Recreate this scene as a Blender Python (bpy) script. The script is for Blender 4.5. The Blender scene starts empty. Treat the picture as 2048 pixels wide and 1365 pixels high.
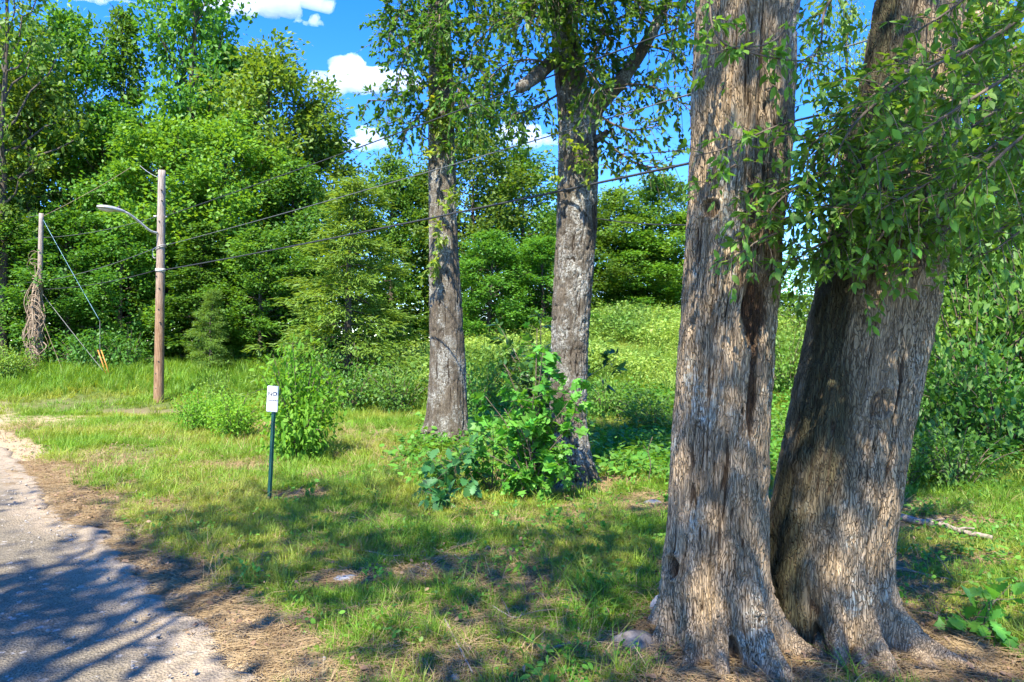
import bpy, math, random
import numpy as np

random.seed(7)
RNG = np.random.default_rng(11)
R = math.radians
scene = bpy.context.scene
COL = scene.collection

# ------------------------------------------------------------------ camera
F = 1365.0                      # focal length in pixels of the 2048 wide photograph (24 mm)
CX, CY, EYE = 1024.0, 682.0, 1.6
cam_data = bpy.data.cameras.new('camera')
cam_data.lens = 24.0
cam_data.sensor_width = 36.0
cam_data.clip_start = 0.05
cam_data.clip_end = 6000.0
cam = bpy.data.objects.new('camera', cam_data)
cam.location = (0, 0, EYE)
cam.rotation_euler = (R(90), 0, 0)
COL.objects.link(cam)
scene.camera = cam

# ------------------------------------------------------------------ sky and sun
SUN_EL = 54.0
SUN_AZ = 199.0                  # compass bearing of the sun seen from the camera (+Y is 0, clockwise)
world = bpy.data.worlds.new('World')
scene.world = world
world.use_nodes = True
wn, wl = world.node_tree.nodes, world.node_tree.links
for n in list(wn):
    wn.remove(n)
sky = wn.new('ShaderNodeTexSky')
sky.sky_type = 'NISHITA'
sky.sun_disc = False
sky.sun_elevation = R(SUN_EL)
sky.sun_rotation = R(SUN_AZ)
sky.altitude = 2200
sky.air_density = 1.0
sky.dust_density = 0.0
sky.ozone_density = 3.0
hsv = wn.new('ShaderNodeHueSaturation')
hsv.inputs['Hue'].default_value = 0.517
hsv.inputs['Saturation'].default_value = 1.36
hsv.inputs['Value'].default_value = 0.88
bg = wn.new('ShaderNodeBackground')
bg.inputs['Strength'].default_value = 0.15
wo = wn.new('ShaderNodeOutputWorld')
wl.new(sky.outputs[0], hsv.inputs['Color'])
wl.new(hsv.outputs[0], bg.inputs['Color'])
wl.new(bg.outputs[0], wo.inputs['Surface'])

sun_data = bpy.data.lights.new('sun', 'SUN')
sun_data.energy = 3.3
sun_data.angle = R(0.55)
sun_data.color = (1.0, 0.94, 0.80)
sun = bpy.data.objects.new('sun', sun_data)
a = R(SUN_AZ)
SUN = np.array([math.sin(a) * math.cos(R(SUN_EL)), math.cos(a) * math.cos(R(SUN_EL)), math.sin(R(SUN_EL))])
from mathutils import Vector
sun.rotation_euler = Vector(tuple(SUN)).to_track_quat('Z', 'Y').to_euler()
sun.location = tuple(SUN * 60)
COL.objects.link(sun)

vs = scene.view_settings
vs.view_transform = 'Standard'
vs.look = 'None'
vs.gamma = 1.0
vs.use_curve_mapping = False
vs.exposure = 2.2
cy = scene.cycles
cy.use_denoising = True
cy.max_bounces = 14
cy.diffuse_bounces = 8
cy.glossy_bounces = 2
cy.transmission_bounces = 5
cy.volume_bounces = 12
cy.sample_clamp_indirect = 6.0


# ------------------------------------------------------------------ small maths
def ss(a0, b0, x):
    t = np.clip((np.asarray(x, float) - a0) / (b0 - a0), 0, 1)
    return t * t * (3 - 2 * t)


def _hash3(ix, iy, iz, seed):
    h = (ix.astype(np.int64) * 374761393 + iy.astype(np.int64) * 668265263 + iz.astype(np.int64) * 2147483647 + seed * 974711) & 0xffffffff
    h = ((h ^ (h >> 13)) * 1274126177) & 0xffffffff
    h = ((h ^ (h >> 15)) * 2246822519) & 0xffffffff
    return ((h ^ (h >> 16)) & 0xffffff) / float(0xffffff)


def vnoise(x, y, z=0.0, seed=0):
    x, y, z = np.broadcast_arrays(np.asarray(x, float), np.asarray(y, float), np.asarray(z, float))
    ix, iy, iz = np.floor(x), np.floor(y), np.floor(z)
    fx, fy, fz = x - ix, y - iy, z - iz
    u, v, w = [t * t * t * (t * (t * 6 - 15) + 10) for t in (fx, fy, fz)]
    ix, iy, iz = ix.astype(np.int64), iy.astype(np.int64), iz.astype(np.int64)
    c = lambda dx, dy, dz: _hash3(ix + dx, iy + dy, iz + dz, seed)
    x00 = c(0, 0, 0) * (1 - u) + c(1, 0, 0) * u
    x10 = c(0, 1, 0) * (1 - u) + c(1, 1, 0) * u
    x01 = c(0, 0, 1) * (1 - u) + c(1, 0, 1) * u
    x11 = c(0, 1, 1) * (1 - u) + c(1, 1, 1) * u
    return (x00 * (1 - v) + x10 * v) * (1 - w) + (x01 * (1 - v) + x11 * v) * w


def fbm(x, y, z=0.0, seed=0, octs=4):
    t, amp, s = 0.0, 0.5, 0.0
    for o in range(octs):
        f = 2.03 ** o
        t = t + amp * vnoise(np.asarray(x) * f, np.asarray(y) * f, np.asarray(z) * f, seed + o * 17)
        s += amp
        amp *= 0.5
    return t / s


def worley(x, y, z, seed=0):
    ix, iy, iz = np.floor(x).astype(np.int64), np.floor(y).astype(np.int64), np.floor(z).astype(np.int64)
    f1 = np.full(x.shape, 9.0)
    f2 = np.full(x.shape, 9.0)
    idn = np.zeros(x.shape)
    for dx in (-1, 0, 1):
        for dy in (-1, 0, 1):
            for dz in (-1, 0, 1):
                cx, cy_, cz = ix + dx, iy + dy, iz + dz
                px = cx + _hash3(cx, cy_, cz, seed)
                py = cy_ + _hash3(cx, cy_, cz, seed + 1)
                pz = cz + _hash3(cx, cy_, cz, seed + 2)
                d = np.sqrt((px - x) ** 2 + (py - y) ** 2 + (pz - z) ** 2)
                nearer = d < f1
                f2 = np.where(nearer, f1, np.minimum(f2, d))
                idn = np.where(nearer, _hash3(cx, cy_, cz, seed + 5), idn)
                f1 = np.where(nearer, d, f1)
    return f1, f2, idn


def P(px, py, depth):
    return np.array([(px - CX) / F * depth, depth, EYE + (CY - py) / F * depth])


# ------------------------------------------------------------------ terrain
EN = np.array([0.738, 0.675])             # unit normal of the road edge, pointing at the grass


def road_s(x, y):
    return (np.asarray(x) + 1.27) * EN[0] + (np.asarray(y) - 3.2) * EN[1]


def terr(x, y):
    x = np.asarray(x, float)
    y = np.asarray(y, float)
    left = 0.62 * ss(14.5, 20.5, y) + 0.02 * np.clip(y - 20, 0, 40)
    yy = np.clip(y, -50, 60)
    right = 0.165 * np.log1p(np.exp((yy - 14.0) * 1.1)) / 1.1
    right = np.where(right > 1.9, 1.9 + 0.45 * (1 - np.exp(-(right - 1.9) / 0.45)), right)
    right = right + ss(13, 18, yy) * 0.5 * (fbm(x * 0.22, y * 0.22, 0, 8, 3) - 0.5)
    w = ss(-4.0, 2.5, x)
    z = (1 - w) * left + w * right
    z = z + 1.0 * ss(4.6, 8.5, x) * ss(5.5, 10.5, y) * (1 - ss(14, 22, y))
    s = road_s(x, y)
    rough = ss(0.1, 2.0, s) + ss(-6.6, -8.0, s)
    z = z + rough * (0.10 * (fbm(x * 0.45, y * 0.45, 0, 3, 3) - 0.5) + 0.05 * (fbm(x * 2.1, y * 2.1, 0, 5, 3) - 0.5))
    inroad = ss(0.05, -0.22, s) * ss(-6.6, -6.3, s)
    return z - 0.035 * inroad


def ground_at(px, py):
    lo = 1.5
    dx, dz = (px - CX) / F, (CY - py) / F
    ys = np.arange(1.5, 120, 0.02)
    below = EYE + dz * ys < terr(dx * ys, ys)
    i = int(np.argmax(below)) if below.any() else len(ys) - 1
    y = ys[i]
    return np.array([dx * y, y, float(terr(dx * y, y))])


def on_ground(x, y, dz=0.0):
    return (float(x), float(y), float(terr(x, y)) + dz)


# ------------------------------------------------------------------ mesh helpers
def mesh_np(name, verts, faces, attrs=None, smooth=False):
    verts = np.ascontiguousarray(verts, dtype=np.float32)
    if not isinstance(faces, (list, tuple)):
        faces = [faces]
    faces = [np.asarray(f, dtype=np.int32) for f in faces if len(f)]
    me = bpy.data.meshes.new(name)
    me.vertices.add(len(verts))
    me.vertices.foreach_set('co', verts.ravel())
    nl = sum(f.size for f in faces)
    me.loops.add(nl)
    me.loops.foreach_set('vertex_index', np.concatenate([f.ravel() for f in faces]))
    tot = np.concatenate([np.full(len(f), f.shape[1], dtype=np.int32) for f in faces])
    start = np.concatenate([[0], np.cumsum(tot)[:-1]]).astype(np.int32)
    me.polygons.add(len(tot))
    me.polygons.foreach_set('loop_start', start)
    me.polygons.foreach_set('loop_total', tot)
    if smooth or name in ('plate', 'post'):
        me.polygons.foreach_set('use_smooth', np.full(len(tot), bool(smooth)))
    me.update(calc_edges=True)
    for k, v in (attrs or {}).items():
        v = np.asarray(v, dtype=np.float32)
        at = me.attributes.new(k, 'FLOAT', 'POINT')
        at.data.foreach_set('value', v.ravel())
    return me


def obj(name, me, mat=None, parent=None, link=True):
    o = bpy.data.objects.new(name, me)
    if mat is not None and me is not None and len(me.materials) == 0:
        me.materials.append(mat)
    if link:
        COL.objects.link(o)
    if parent is not None:
        o.parent = parent
    return o


def tag(o, label=None, cat=None, group=None, kind=None):
    if label:
        o['label'] = label
    if cat:
        o['category'] = cat
    if group:
        o['group'] = group
    if kind:
        o['kind'] = kind
    return o


def empty(name, loc=(0, 0, 0), label=None, cat=None, group=None):
    o = bpy.data.objects.new(name, None)
    o.location = loc
    o.empty_display_size = 0.1
    COL.objects.link(o)
    return tag(o, label, cat, group)


class Geo:
    """gathers verts / faces / one random value per piece, then builds ONE mesh"""

    def __init__(self):
        self.v, self.q, self.t, self.r, self.n = [], [], [], [], 0

    def add(self, v, f, r=0.5):
        v = np.asarray(v, float)
        f = np.asarray(f, int)
        self.v.append(v)
        (self.q if f.shape[1] == 4 else self.t).append(f + self.n)
        self.r.append(np.broadcast_to(np.asarray(r, float), (len(v),)))
        self.n += len(v)

    def build(self, name, smooth=False):
        fs = []
        if self.t:
            fs.append(np.concatenate(self.t))
        if self.q:
            fs.append(np.concatenate(self.q))
        return mesh_np(name, np.concatenate(self.v), fs, {'rnd': np.concatenate(self.r)}, smooth)


def nrm(v):
    v = np.asarray(v, float)
    return v / np.maximum(np.linalg.norm(v, axis=-1, keepdims=True), 1e-9)


def tube(pts, rad, seg=8, cap=True):
    pts = np.asarray(pts, float)
    n = len(pts)
    rad = np.broadcast_to(np.asarray(rad, float), (n,))
    tan = nrm(np.gradient(pts, axis=0))
    ref = np.array([0.0, 0.0, 1.0]) if abs(tan[:, 2]).mean() < 0.8 else np.array([1.0, 0.0, 0.0])
    u = nrm(np.cross(tan, ref))
    w = np.cross(tan, u)
    th = np.linspace(0, 2 * np.pi, seg, endpoint=False)
    ring = u[:, None, :] * np.cos(th)[None, :, None] + w[:, None, :] * np.sin(th)[None, :, None]
    v = (pts[:, None, :] + ring * rad[:, None, None]).reshape(-1, 3)
    i = np.arange(n - 1)[:, None] * seg
    j = np.arange(seg)[None, :]
    jn = (j + 1) % seg
    q = np.stack([i + j, i + jn, i + seg + jn, i + seg + j], -1).reshape(-1, 4)
    if cap:
        v = np.vstack([v, pts[0], pts[-1]])
        # caps as degenerate-free fans written as quads of two ring points + centre is avoided: use tiny end rings
    return v, q


def tube_caps(n, seg):
    j = np.arange(seg)
    jn = (j + 1) % seg
    a0 = np.stack([jn, j, np.full(seg, n * seg)], -1)
    b0 = np.stack([(n - 1) * seg + j, (n - 1) * seg + jn, np.full(seg, n * seg + 1)], -1)
    return np.vstack([a0, b0])


def add_tube(g, pts, rad, seg=8, r=0.5, caps=True):
    v, q = tube(pts, rad, seg)
    base = g.n
    g.add(v, q, r)
    if caps:
        g.t.append(tube_caps(len(pts), seg) + base)


def add_box(g, c, size, rot=None, r=0.5):
    sx, sy, sz = np.asarray(size) / 2
    v = np.array([[x, y, z] for x in (-sx, sx) for y in (-sy, sy) for z in (-sz, sz)])
    if rot is not None:
        v = v @ np.asarray(rot).T
    q = np.array([[0, 1, 3, 2], [4, 6, 7, 5], [0, 4, 5, 1], [2, 3, 7, 6], [0, 2, 6, 4], [1, 5, 7, 3]])
    g.add(v + np.asarray(c), q, r)


def spline(ctrl, n):
    """Catmull-Rom through control points"""
    c = np.asarray(ctrl, float)
    if len(c) == 2:
        t = np.linspace(0, 1, n)[:, None]
        return c[0] * (1 - t) + c[1] * t
    c = np.vstack([2 * c[0] - c[1], c, 2 * c[-1] - c[-2]])
    t = np.linspace(0, len(c) - 3 - 1e-6, n)
    i = t.astype(int)
    f = (t - i)[:, None]
    p0, p1, p2, p3 = c[i], c[i + 1], c[i + 2], c[i + 3]
    return 0.5 * (2 * p1 + (p2 - p0) * f + (2 * p0 - 5 * p1 + 4 * p2 - p3) * f ** 2 + (3 * p1 - p0 - 3 * p2 + p3) * f ** 3)


def frames(d, n):
    x = nrm(d)
    n = n - (n * x).sum(-1, keepdims=True) * x
    z = nrm(n)
    y = np.cross(z, x)
    return np.stack([x, y, z], -1)          # columns


def scatter(g, tv, tf, pos, rot, scl, rnd):
    """copies of a small template at many places, merged into g"""
    n, k = len(pos), len(tv)
    scl = np.asarray(scl, float)
    if scl.ndim == 1:
        scl = scl[:, None]
    v = np.einsum('nij,nkj->nki', rot, tv[None] * scl[:, None, :]) + pos[:, None, :]
    f = tf[None] + (np.arange(n) * k)[:, None, None]
    g.add(v.reshape(-1, 3), f.reshape(-1, tf.shape[1]), np.repeat(rnd, k))


# leaf templates: x along the leaf (0..1), y across, z up
LEAF2 = (np.array([[0, 0, 0], [0.45, 0.30, 0.06], [1.0, 0, -0.08], [0.45, -0.30, 0.06]]), np.array([[0, 2, 1], [0, 3, 2]]))
NEEDLE = (np.array([[0, 0, 0], [0.5, 0.11, 0.03], [1.0, 0, -0.1], [0.5, -0.11, 0.03]]), np.array([[0, 2, 1], [0, 3, 2]]))


def outline_leaf(half, droop=0.18, fold=0.12):
    """half: list of (x, y) from base to tip along one margin; folded along the midrib, 12-40 triangles"""
    half = np.asarray(half, float)
    m = len(half)
    xs = half[:, 0]
    mid = np.stack([xs, np.zeros(m), -droop * xs ** 2], -1)
    up = np.stack([xs, half[:, 1], -droop * xs ** 2 + fold * half[:, 1]], -1)
    dn = up * [1, -1, 1]
    v = np.vstack([mid, up, dn])
    f = []
    for i in range(m - 1):
        f += [[i, i + 1, m + i + 1], [i, m + i + 1, m + i], [i, 2 * m + i + 1, i + 1], [i, 2 * m + i, 2 * m + i + 1]]
    return v, np.array(f)


OVATE = outline_leaf([(0, 0.012), (0.15, 0.13), (0.38, 0.22), (0.65, 0.18), (0.86, 0.08), (1.0, 0.004)])
MAPLE = outline_leaf([(0, 0.02), (0.02, 0.28), (0.18, 0.52), (0.30, 0.30), (0.42, 0.33), (0.66, 0.50), (0.62, 0.26), (0.80, 0.14), (1.0, 0.01)], 0.2, 0.10)
OAK = outline_leaf([(0, 0.01), (0.14, 0.08), (0.24, 0.20), (0.30, 0.12), (0.42, 0.30), (0.48, 0.16), (0.62, 0.33), (0.70, 0.18), (0.82, 0.22), (0.90, 0.10), (1.0, 0.02)], 0.15, 0.08)
ROUND = outline_leaf([(0, 0.02), (0.15, 0.25), (0.45, 0.40), (0.75, 0.33), (0.93, 0.15), (1.0, 0.01)], 0.1, 0.1)


# ------------------------------------------------------------------ materials
def mat_base(name):
    m = bpy.data.materials.new(name)
    m.use_nodes = True
    nt = m.node_tree
    for n in list(nt.nodes):
        nt.nodes.remove(n)
    out = nt.nodes.new('ShaderNodeOutputMaterial')
    return m, nt.nodes, nt.links, out


def rgb(n, c):
    x = n.new('ShaderNodeRGB')
    x.outputs[0].default_value = (*c, 1)
    return x.outputs[0]


def mix(n, l, fac, a, b, mode='MIX'):
    x = n.new('ShaderNodeMix')
    x.data_type = 'RGBA'
    x.blend_type = mode
    x.clamp_factor = True
    for k, v in ((0, fac), (6, a), (7, b)):
        sock = x.inputs[k]
        if hasattr(v, 'is_linked'):
            l.new(v, sock)
        elif isinstance(v, (int, float)):
            sock.default_value = v if k == 0 else (v, v, v, 1)
        else:
            sock.default_value = (*v, 1)
    return x.outputs[2]


def noise(n, l, scale, detail=4, rough=0.55, vec=None, dist=0.0):
    x = n.new('ShaderNodeTexNoise')
    x.inputs['Scale'].default_value = scale
    x.inputs['Detail'].default_value = detail
    x.inputs['Roughness'].default_value = rough
    x.inputs['Distortion'].default_value = dist
    if vec is not None:
        l.new(vec, x.inputs['Vector'])
    return x.outputs['Fac']


def ramp(n, l, fac, a0, b0):
    x = n.new('ShaderNodeMapRange')
    x.interpolation_type = 'SMOOTHSTEP'
    x.inputs['From Min'].default_value = a0
    x.inputs['From Max'].default_value = b0
    l.new(fac, x.inputs['Value'])
    return x.outputs['Result']


def attr(n, name):
    x = n.new('ShaderNodeAttribute')
    x.attribute_name = name
    return x.outputs['Fac']


def position(n, l, scale=(1, 1, 1)):
    g = n.new('ShaderNodeNewGeometry')
    m = n.new('ShaderNodeMapping')
    m.inputs['Scale'].default_value = scale
    l.new(g.outputs['Position'], m.inputs['Vector'])
    return m.outputs['Vector']


def leaf_mat(name, c1, c2, trans=0.42, tcol=None, rough=0.5, spec=0.35, wild=0.28, patch=None):
    m, n, l, out = mat_base(name)
    col = mix(n, l, attr(n, 'rnd'), c1, c2)
    if patch is not None:
        nz = ramp(n, l, noise(n, l, patch[1], 3, 0.5, position(n, l)), 0.42, 0.62)
        col = mix(n, l, nz, col, patch[0])
    oi = n.new('ShaderNodeObjectInfo')
    h = n.new('ShaderNodeHueSaturation')
    mr = n.new('ShaderNodeMapRange')
    mr.inputs['To Min'].default_value = 1 - wild
    mr.inputs['To Max'].default_value = 1 + wild
    l.new(oi.outputs['Random'], mr.inputs['Value'])
    mh = n.new('ShaderNodeMapRange')
    mh.inputs['To Min'].default_value = 0.488
    mh.inputs['To Max'].default_value = 0.510
    m2 = n.new('ShaderNodeMath')
    m2.operation = 'FRACT'
    m3 = n.new('ShaderNodeMath')
    m3.operation = 'MULTIPLY'
    m3.inputs[1].default_value = 7.31
    l.new(oi.outputs['Random'], m3.inputs[0])
    l.new(m3.outputs[0], m2.inputs[0])
    l.new(m2.outputs[0], mh.inputs['Value'])
    l.new(mh.outputs['Result'], h.inputs['Hue'])
    l.new(mr.outputs['Result'], h.inputs['Value'])
    l.new(col, h.inputs['Color'])
    col = h.outputs['Color']
    b = n.new('ShaderNodeBsdfPrincipled')
    b.inputs['Roughness'].default_value = rough
    b.inputs['Specular IOR Level'].default_value = spec
    l.new(col, b.inputs['Base Color'])
    t = n.new('ShaderNodeBsdfTranslucent')
    tc = mix(n, l, 1.0, col, tcol or (1.9, 1.55, 0.6), 'MULTIPLY')
    l.new(tc, t.inputs['Color'])
    ms = n.new('ShaderNodeMixShader')
    ms.inputs[0].default_value = trans
    l.new(b.outputs[0], ms.inputs[1])
    l.new(t.outputs[0], ms.inputs[2])
    l.new(ms.outputs[0], out.inputs['Surface'])
    return m


def plain_mat(name, c, rough=0.6, metal=0.0, c2=None, nscale=20, bump=0.0, spec=0.4, stretch=(1, 1, 1)):
    m, n, l, out = mat_base(name)
    b = n.new('ShaderNodeBsdfPrincipled')
    b.inputs['Roughness'].default_value = rough
    b.inputs['Metallic'].default_value = metal
    b.inputs['Specular IOR Level'].default_value = spec
    nz = noise(n, l, nscale, 5, 0.6, position(n, l, stretch))
    l.new(mix(n, l, ramp(n, l, nz, 0.3, 0.7), c, c2 or tuple(x * 0.7 for x in c)), b.inputs['Base Color'])
    if bump:
        bp = n.new('ShaderNodeBump')
        bp.inputs['Strength'].default_value = bump
        bp.inputs['Distance'].default_value = 0.01
        l.new(nz, bp.inputs['Height'])
        l.new(bp.outputs[0], b.inputs['Normal'])
    l.new(b.outputs[0], out.inputs['Surface'])
    return m


def bark_mat(name, ridge, furrow, lichen, lich_amt=0.5, scar=(0.040, 0.020, 0.010), moss=None, plates=(17, 17, 1.5)):
    m, n, l, out = mat_base(name)
    v = position(n, l)
    fr = attr(n, 'furrow')
    sv = position(n, l, (9, 9, 1.6))
    grain = noise(n, l, 5, 5, 0.65, sv)
    c = mix(n, l, ramp(n, l, grain, 0.3, 0.72), tuple(x * 0.72 for x in ridge), tuple(x * 1.25 for x in ridge))
    pid = attr(n, 'plate')
    c = mix(n, l, pid, mix(n, l, 1.0, c, (0.8, 0.78, 0.74), 'MULTIPLY'), mix(n, l, 1.0, c, (1.12, 1.1, 1.06), 'MULTIPLY'))
    lz = ramp(n, l, noise(n, l, 3.2, 6, 0.68, position(n, l, (1.0, 1.0, 0.6))), 0.60 - 0.12 * lich_amt, 0.70 - 0.08 * lich_amt)
    fleck = ramp(n, l, noise(n, l, 55, 2, 0.5, v), 0.66, 0.72)
    mm = n.new('ShaderNodeMath')
    mm.operation = 'MULTIPLY'
    l.new(lz, mm.inputs[0])
    l.new(ramp(n, l, noise(n, l, 38, 4, 0.7, v), 0.40, 0.58), mm.inputs[1])
    c = mix(n, l, mm.outputs[0], c, lichen)
    f2 = n.new('ShaderNodeMath')
    f2.operation = 'MULTIPLY'
    f2.inputs[1].default_value = 0.35
    l.new(fleck, f2.inputs[0])
    c = mix(n, l, f2.outputs[0], c, tuple(x * 1.15 for x in lichen))
    if moss:
        mz = ramp(n, l, attr(n, 'moss'), 0.35, 0.8)
        c = mix(n, l, mz, c, moss)
    c = mix(n, l, ramp(n, l, fr, 0.42, 0.08), c, furrow)
    c = mix(n, l, attr(n, 'scar'), c, mix(n, l, grain, scar, tuple(x * 1.5 for x in scar)))
    wv = n.new('ShaderNodeTexNoise')
    wv.inputs['Scale'].default_value = 8
    wv.inputs['Detail'].default_value = 4
    l.new(position(n, l, (1, 1, 0.4)), wv.inputs['Vector'])
    va = n.new('ShaderNodeVectorMath')
    va.operation = 'MULTIPLY_ADD'
    va.inputs[1].default_value = (1.9, 1.9, 1.2)
    l.new(wv.outputs['Color'], va.inputs[0])
    l.new(position(n, l, plates), va.inputs[2])
    ve = n.new('ShaderNodeTexVoronoi')
    ve.feature = 'DISTANCE_TO_EDGE'
    l.new(va.outputs[0], ve.inputs['Vector'])
    plate = ramp(n, l, ve.outputs['Distance'], 0.0, 0.15)
    km = n.new('ShaderNodeMapRange')
    km.inputs['From Min'].default_value = 0.35
    km.inputs['From Max'].default_value = 0.65
    km.inputs['To Min'].default_value = 0.15
    km.inputs['To Max'].default_value = 0.85
    l.new(noise(n, l, 7, 4, 0.6, position(n, l, (1, 1, 0.35))), km.inputs['Value'])
    c = mix(n, l, plate, mix(n, l, km.outputs['Result'], c, furrow), c)
    b = n.new('ShaderNodeBsdfPrincipled')
    b.inputs['Roughness'].default_value = 0.92
    b.inputs['Specular IOR Level'].default_value = 0.12
    l.new(c, b.inputs['Base Color'])
    bp = n.new('ShaderNodeBump')
    bp.inputs['Strength'].default_value = 1.0
    bp.inputs['Distance'].default_value = 0.012
    l.new(mix(n, l, 0.35, plate, noise(n, l, 20, 6, 0.75, position(n, l, (4, 4, 1)))), bp.inputs['Height'])
    l.new(bp.outputs[0], b.inputs['Normal'])
    l.new(b.outputs[0], out.inputs['Surface'])
    return m


M = {}
M['leaf_forest'] = leaf_mat('forest_leaf', (0.064, 0.172, 0.016), (0.128, 0.262, 0.026), 0.42)
M['leaf_forest_yellow'] = leaf_mat('forest_leaf_yellowish', (0.085, 0.185, 0.018), (0.150, 0.255, 0.030), 0.42)
M['leaf_forest_deep'] = leaf_mat('forest_leaf_deep', (0.052, 0.150, 0.015), (0.102, 0.228, 0.024), 0.40)
M['leaf_conifer'] = leaf_mat('conifer_spray', (0.085, 0.185, 0.024), (0.150, 0.265, 0.040), 0.38, wild=0.12)
M['leaf_shrub'] = leaf_mat('shrub_leaf', (0.100, 0.220, 0.024), (0.180, 0.300, 0.044), 0.42, wild=0.15)
M['leaf_shrub_pale'] = leaf_mat('pale_shrub_leaf', (0.110, 0.270, 0.022), (0.210, 0.370, 0.040), 0.48, rough=0.6, spec=0.2, wild=0.12)
M['leaf_shrub_dark'] = leaf_mat('shrub_leaf_dark', (0.050, 0.155, 0.020), (0.105, 0.230, 0.032), 0.40, wild=0.15)
M['leaf_near'] = leaf_mat('oak_branch_leaf', (0.090, 0.240, 0.030), (0.190, 0.365, 0.060), 0.45, rough=0.5, spec=0.3, wild=0.35)
M['leaf_mid'] = leaf_mat('hanging_leaf', (0.055, 0.150, 0.018), (0.115, 0.235, 0.030), 0.40, wild=0.2)
M['leaf_shoot'] = leaf_mat('shoot_leaf', (0.150, 0.250, 0.030), (0.230, 0.310, 0.045), 0.45, wild=0.15)
M['leaf_maple'] = leaf_mat('maple_leaf', (0.070, 0.250, 0.028), (0.140, 0.350, 0.048), 0.42, wild=0.3)
M['leaf_oak'] = leaf_mat('oak_seedling_leaf', (0.040, 0.150, 0.045), (0.070, 0.205, 0.060), 0.38, wild=0.25)
M['leaf_lime'] = leaf_mat('lime_leaf', (0.090, 0.220, 0.030), (0.140, 0.290, 0.045), 0.42, wild=0.2)
M['leaf_dark'] = leaf_mat('dark_big_leaf', (0.030, 0.095, 0.018), (0.055, 0.145, 0.026), 0.3, rough=0.35, spec=0.5)
M['grass'] = leaf_mat('grass_blade', (0.095, 0.225, 0.014), (0.200, 0.330, 0.030), 0.35, wild=0.25, patch=((0.27, 0.32, 0.045), 0.55))
M['dry_grass'] = leaf_mat('dry_grass_blade', (0.42, 0.32, 0.15), (0.30, 0.20, 0.09), 0.3, wild=0.25, tcol=(1.1, 1.0, 0.7))
M['grass_tall'] = leaf_mat('tall_grass_blade', (0.100, 0.240, 0.020), (0.190, 0.320, 0.036), 0.38, wild=0.25)
M['meadow'] = leaf_mat('meadow_weed', (0.210, 0.360, 0.055), (0.370, 0.490, 0.105), 0.42, wild=0.22, patch=((0.13, 0.25, 0.04), 0.35), tcol=(1.25, 1.15, 0.7))
M['weed'] = leaf_mat('low_weed_leaf', (0.065, 0.200, 0.020), (0.130, 0.290, 0.034), 0.40, wild=0.25)
M['straw'] = plain_mat('dry_needle', (0.37, 0.265, 0.135), 0.8, c2=(0.23, 0.15, 0.07), nscale=3)
M['dry_leaf'] = plain_mat('dry_leaf', (0.28, 0.185, 0.105), 0.75, c2=(0.14, 0.075, 0.038), nscale=6)
M['gravel'] = plain_mat('gravel', (0.36, 0.32, 0.27), 0.9, c2=(0.18, 0.16, 0.14), nscale=9)
M['bark_brown'] = bark_mat('furrowed_bark', (0.370, 0.275, 0.175), (0.075, 0.050, 0.030), (0.46, 0.44, 0.35), 0.6)
M['bark_mossy'] = bark_mat('furrowed_bark_mossy', (0.370, 0.275, 0.175), (0.075, 0.051, 0.031), (0.45, 0.44, 0.35), 0.4, moss=(0.075, 0.068, 0.036))
M['bark_grey'] = bark_mat('plated_bark', (0.175, 0.145, 0.110), (0.045, 0.033, 0.023), (0.50, 0.49, 0.43), 1.3, plates=(26, 26, 9))
M['bark_far'] = plain_mat('far_bark', (0.095, 0.075, 0.055), 0.9, c2=(0.05, 0.04, 0.03), nscale=8, stretch=(3, 3, 0.6))
M['twig'] = plain_mat('twig_bark', (0.15, 0.11, 0.075), 0.85, c2=(0.08, 0.058, 0.04), nscale=30)
M['dead_wood'] = plain_mat('weathered_wood', (0.33, 0.27, 0.21), 0.9, c2=(0.15, 0.115, 0.085), nscale=14, bump=0.5, stretch=(1, 4, 4))
M['vine'] = plain_mat('dead_vine', (0.33, 0.25, 0.165), 0.9, c2=(0.20, 0.14, 0.09), nscale=12)
M['stone'] = plain_mat('pale_stone', (0.30, 0.28, 0.255), 0.9, c2=(0.18, 0.165, 0.15), nscale=12, bump=0.6)
M['stone_mottled'] = plain_mat('mottled_stone', (0.24, 0.205, 0.170), 0.95, c2=(0.10, 0.082, 0.064), nscale=18, bump=1.0)
M['stone_grey'] = plain_mat('grey_stone', (0.27, 0.27, 0.275), 0.9, c2=(0.17, 0.17, 0.17), nscale=14, bump=0.5)
M['galv'] = plain_mat('galvanised_steel', (0.50, 0.49, 0.46), 0.5, 0.35, nscale=25)
M['cable'] = plain_mat('black_cable', (0.022, 0.022, 0.022), 0.6, c2=(0.035, 0.035, 0.035))
M['cable_grey'] = plain_mat('grey_conductor', (0.16, 0.16, 0.15), 0.5, 0.3)
M['guy'] = plain_mat('bluish_guy_strand', (0.14, 0.27, 0.34), 0.4, 0.3)
M['guard'] = plain_mat('orange_plastic', (0.45, 0.20, 0.04), 0.55, c2=(0.5, 0.2, 0.03))
M['sign_white'] = plain_mat('sign_white_paint', (0.78, 0.78, 0.80), 0.45, c2=(0.72, 0.72, 0.74), nscale=40)
M['sign_grey'] = plain_mat('sign_grey_edge', (0.34, 0.35, 0.34), 0.5)
M['sign_text'] = plain_mat('sign_black_print', (0.05, 0.055, 0.06), 0.6)
M['post_green'] = plain_mat('green_enamel', (0.020, 0.130, 0.080), 0.4, c2=(0.015, 0.095, 0.060), nscale=15, spec=0.6)
M['porcelain'] = plain_mat('white_insulator', (0.68, 0.67, 0.64), 0.35)
M['pole_wood'] = plain_mat('weathered_pole', (0.33, 0.225, 0.145), 0.88, c2=(0.20, 0.125, 0.075), nscale=9, bump=0.4, stretch=(6, 6, 0.5))
M['lens'] = plain_mat('lamp_lens', (0.55, 0.54, 0.48), 0.2)

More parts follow.
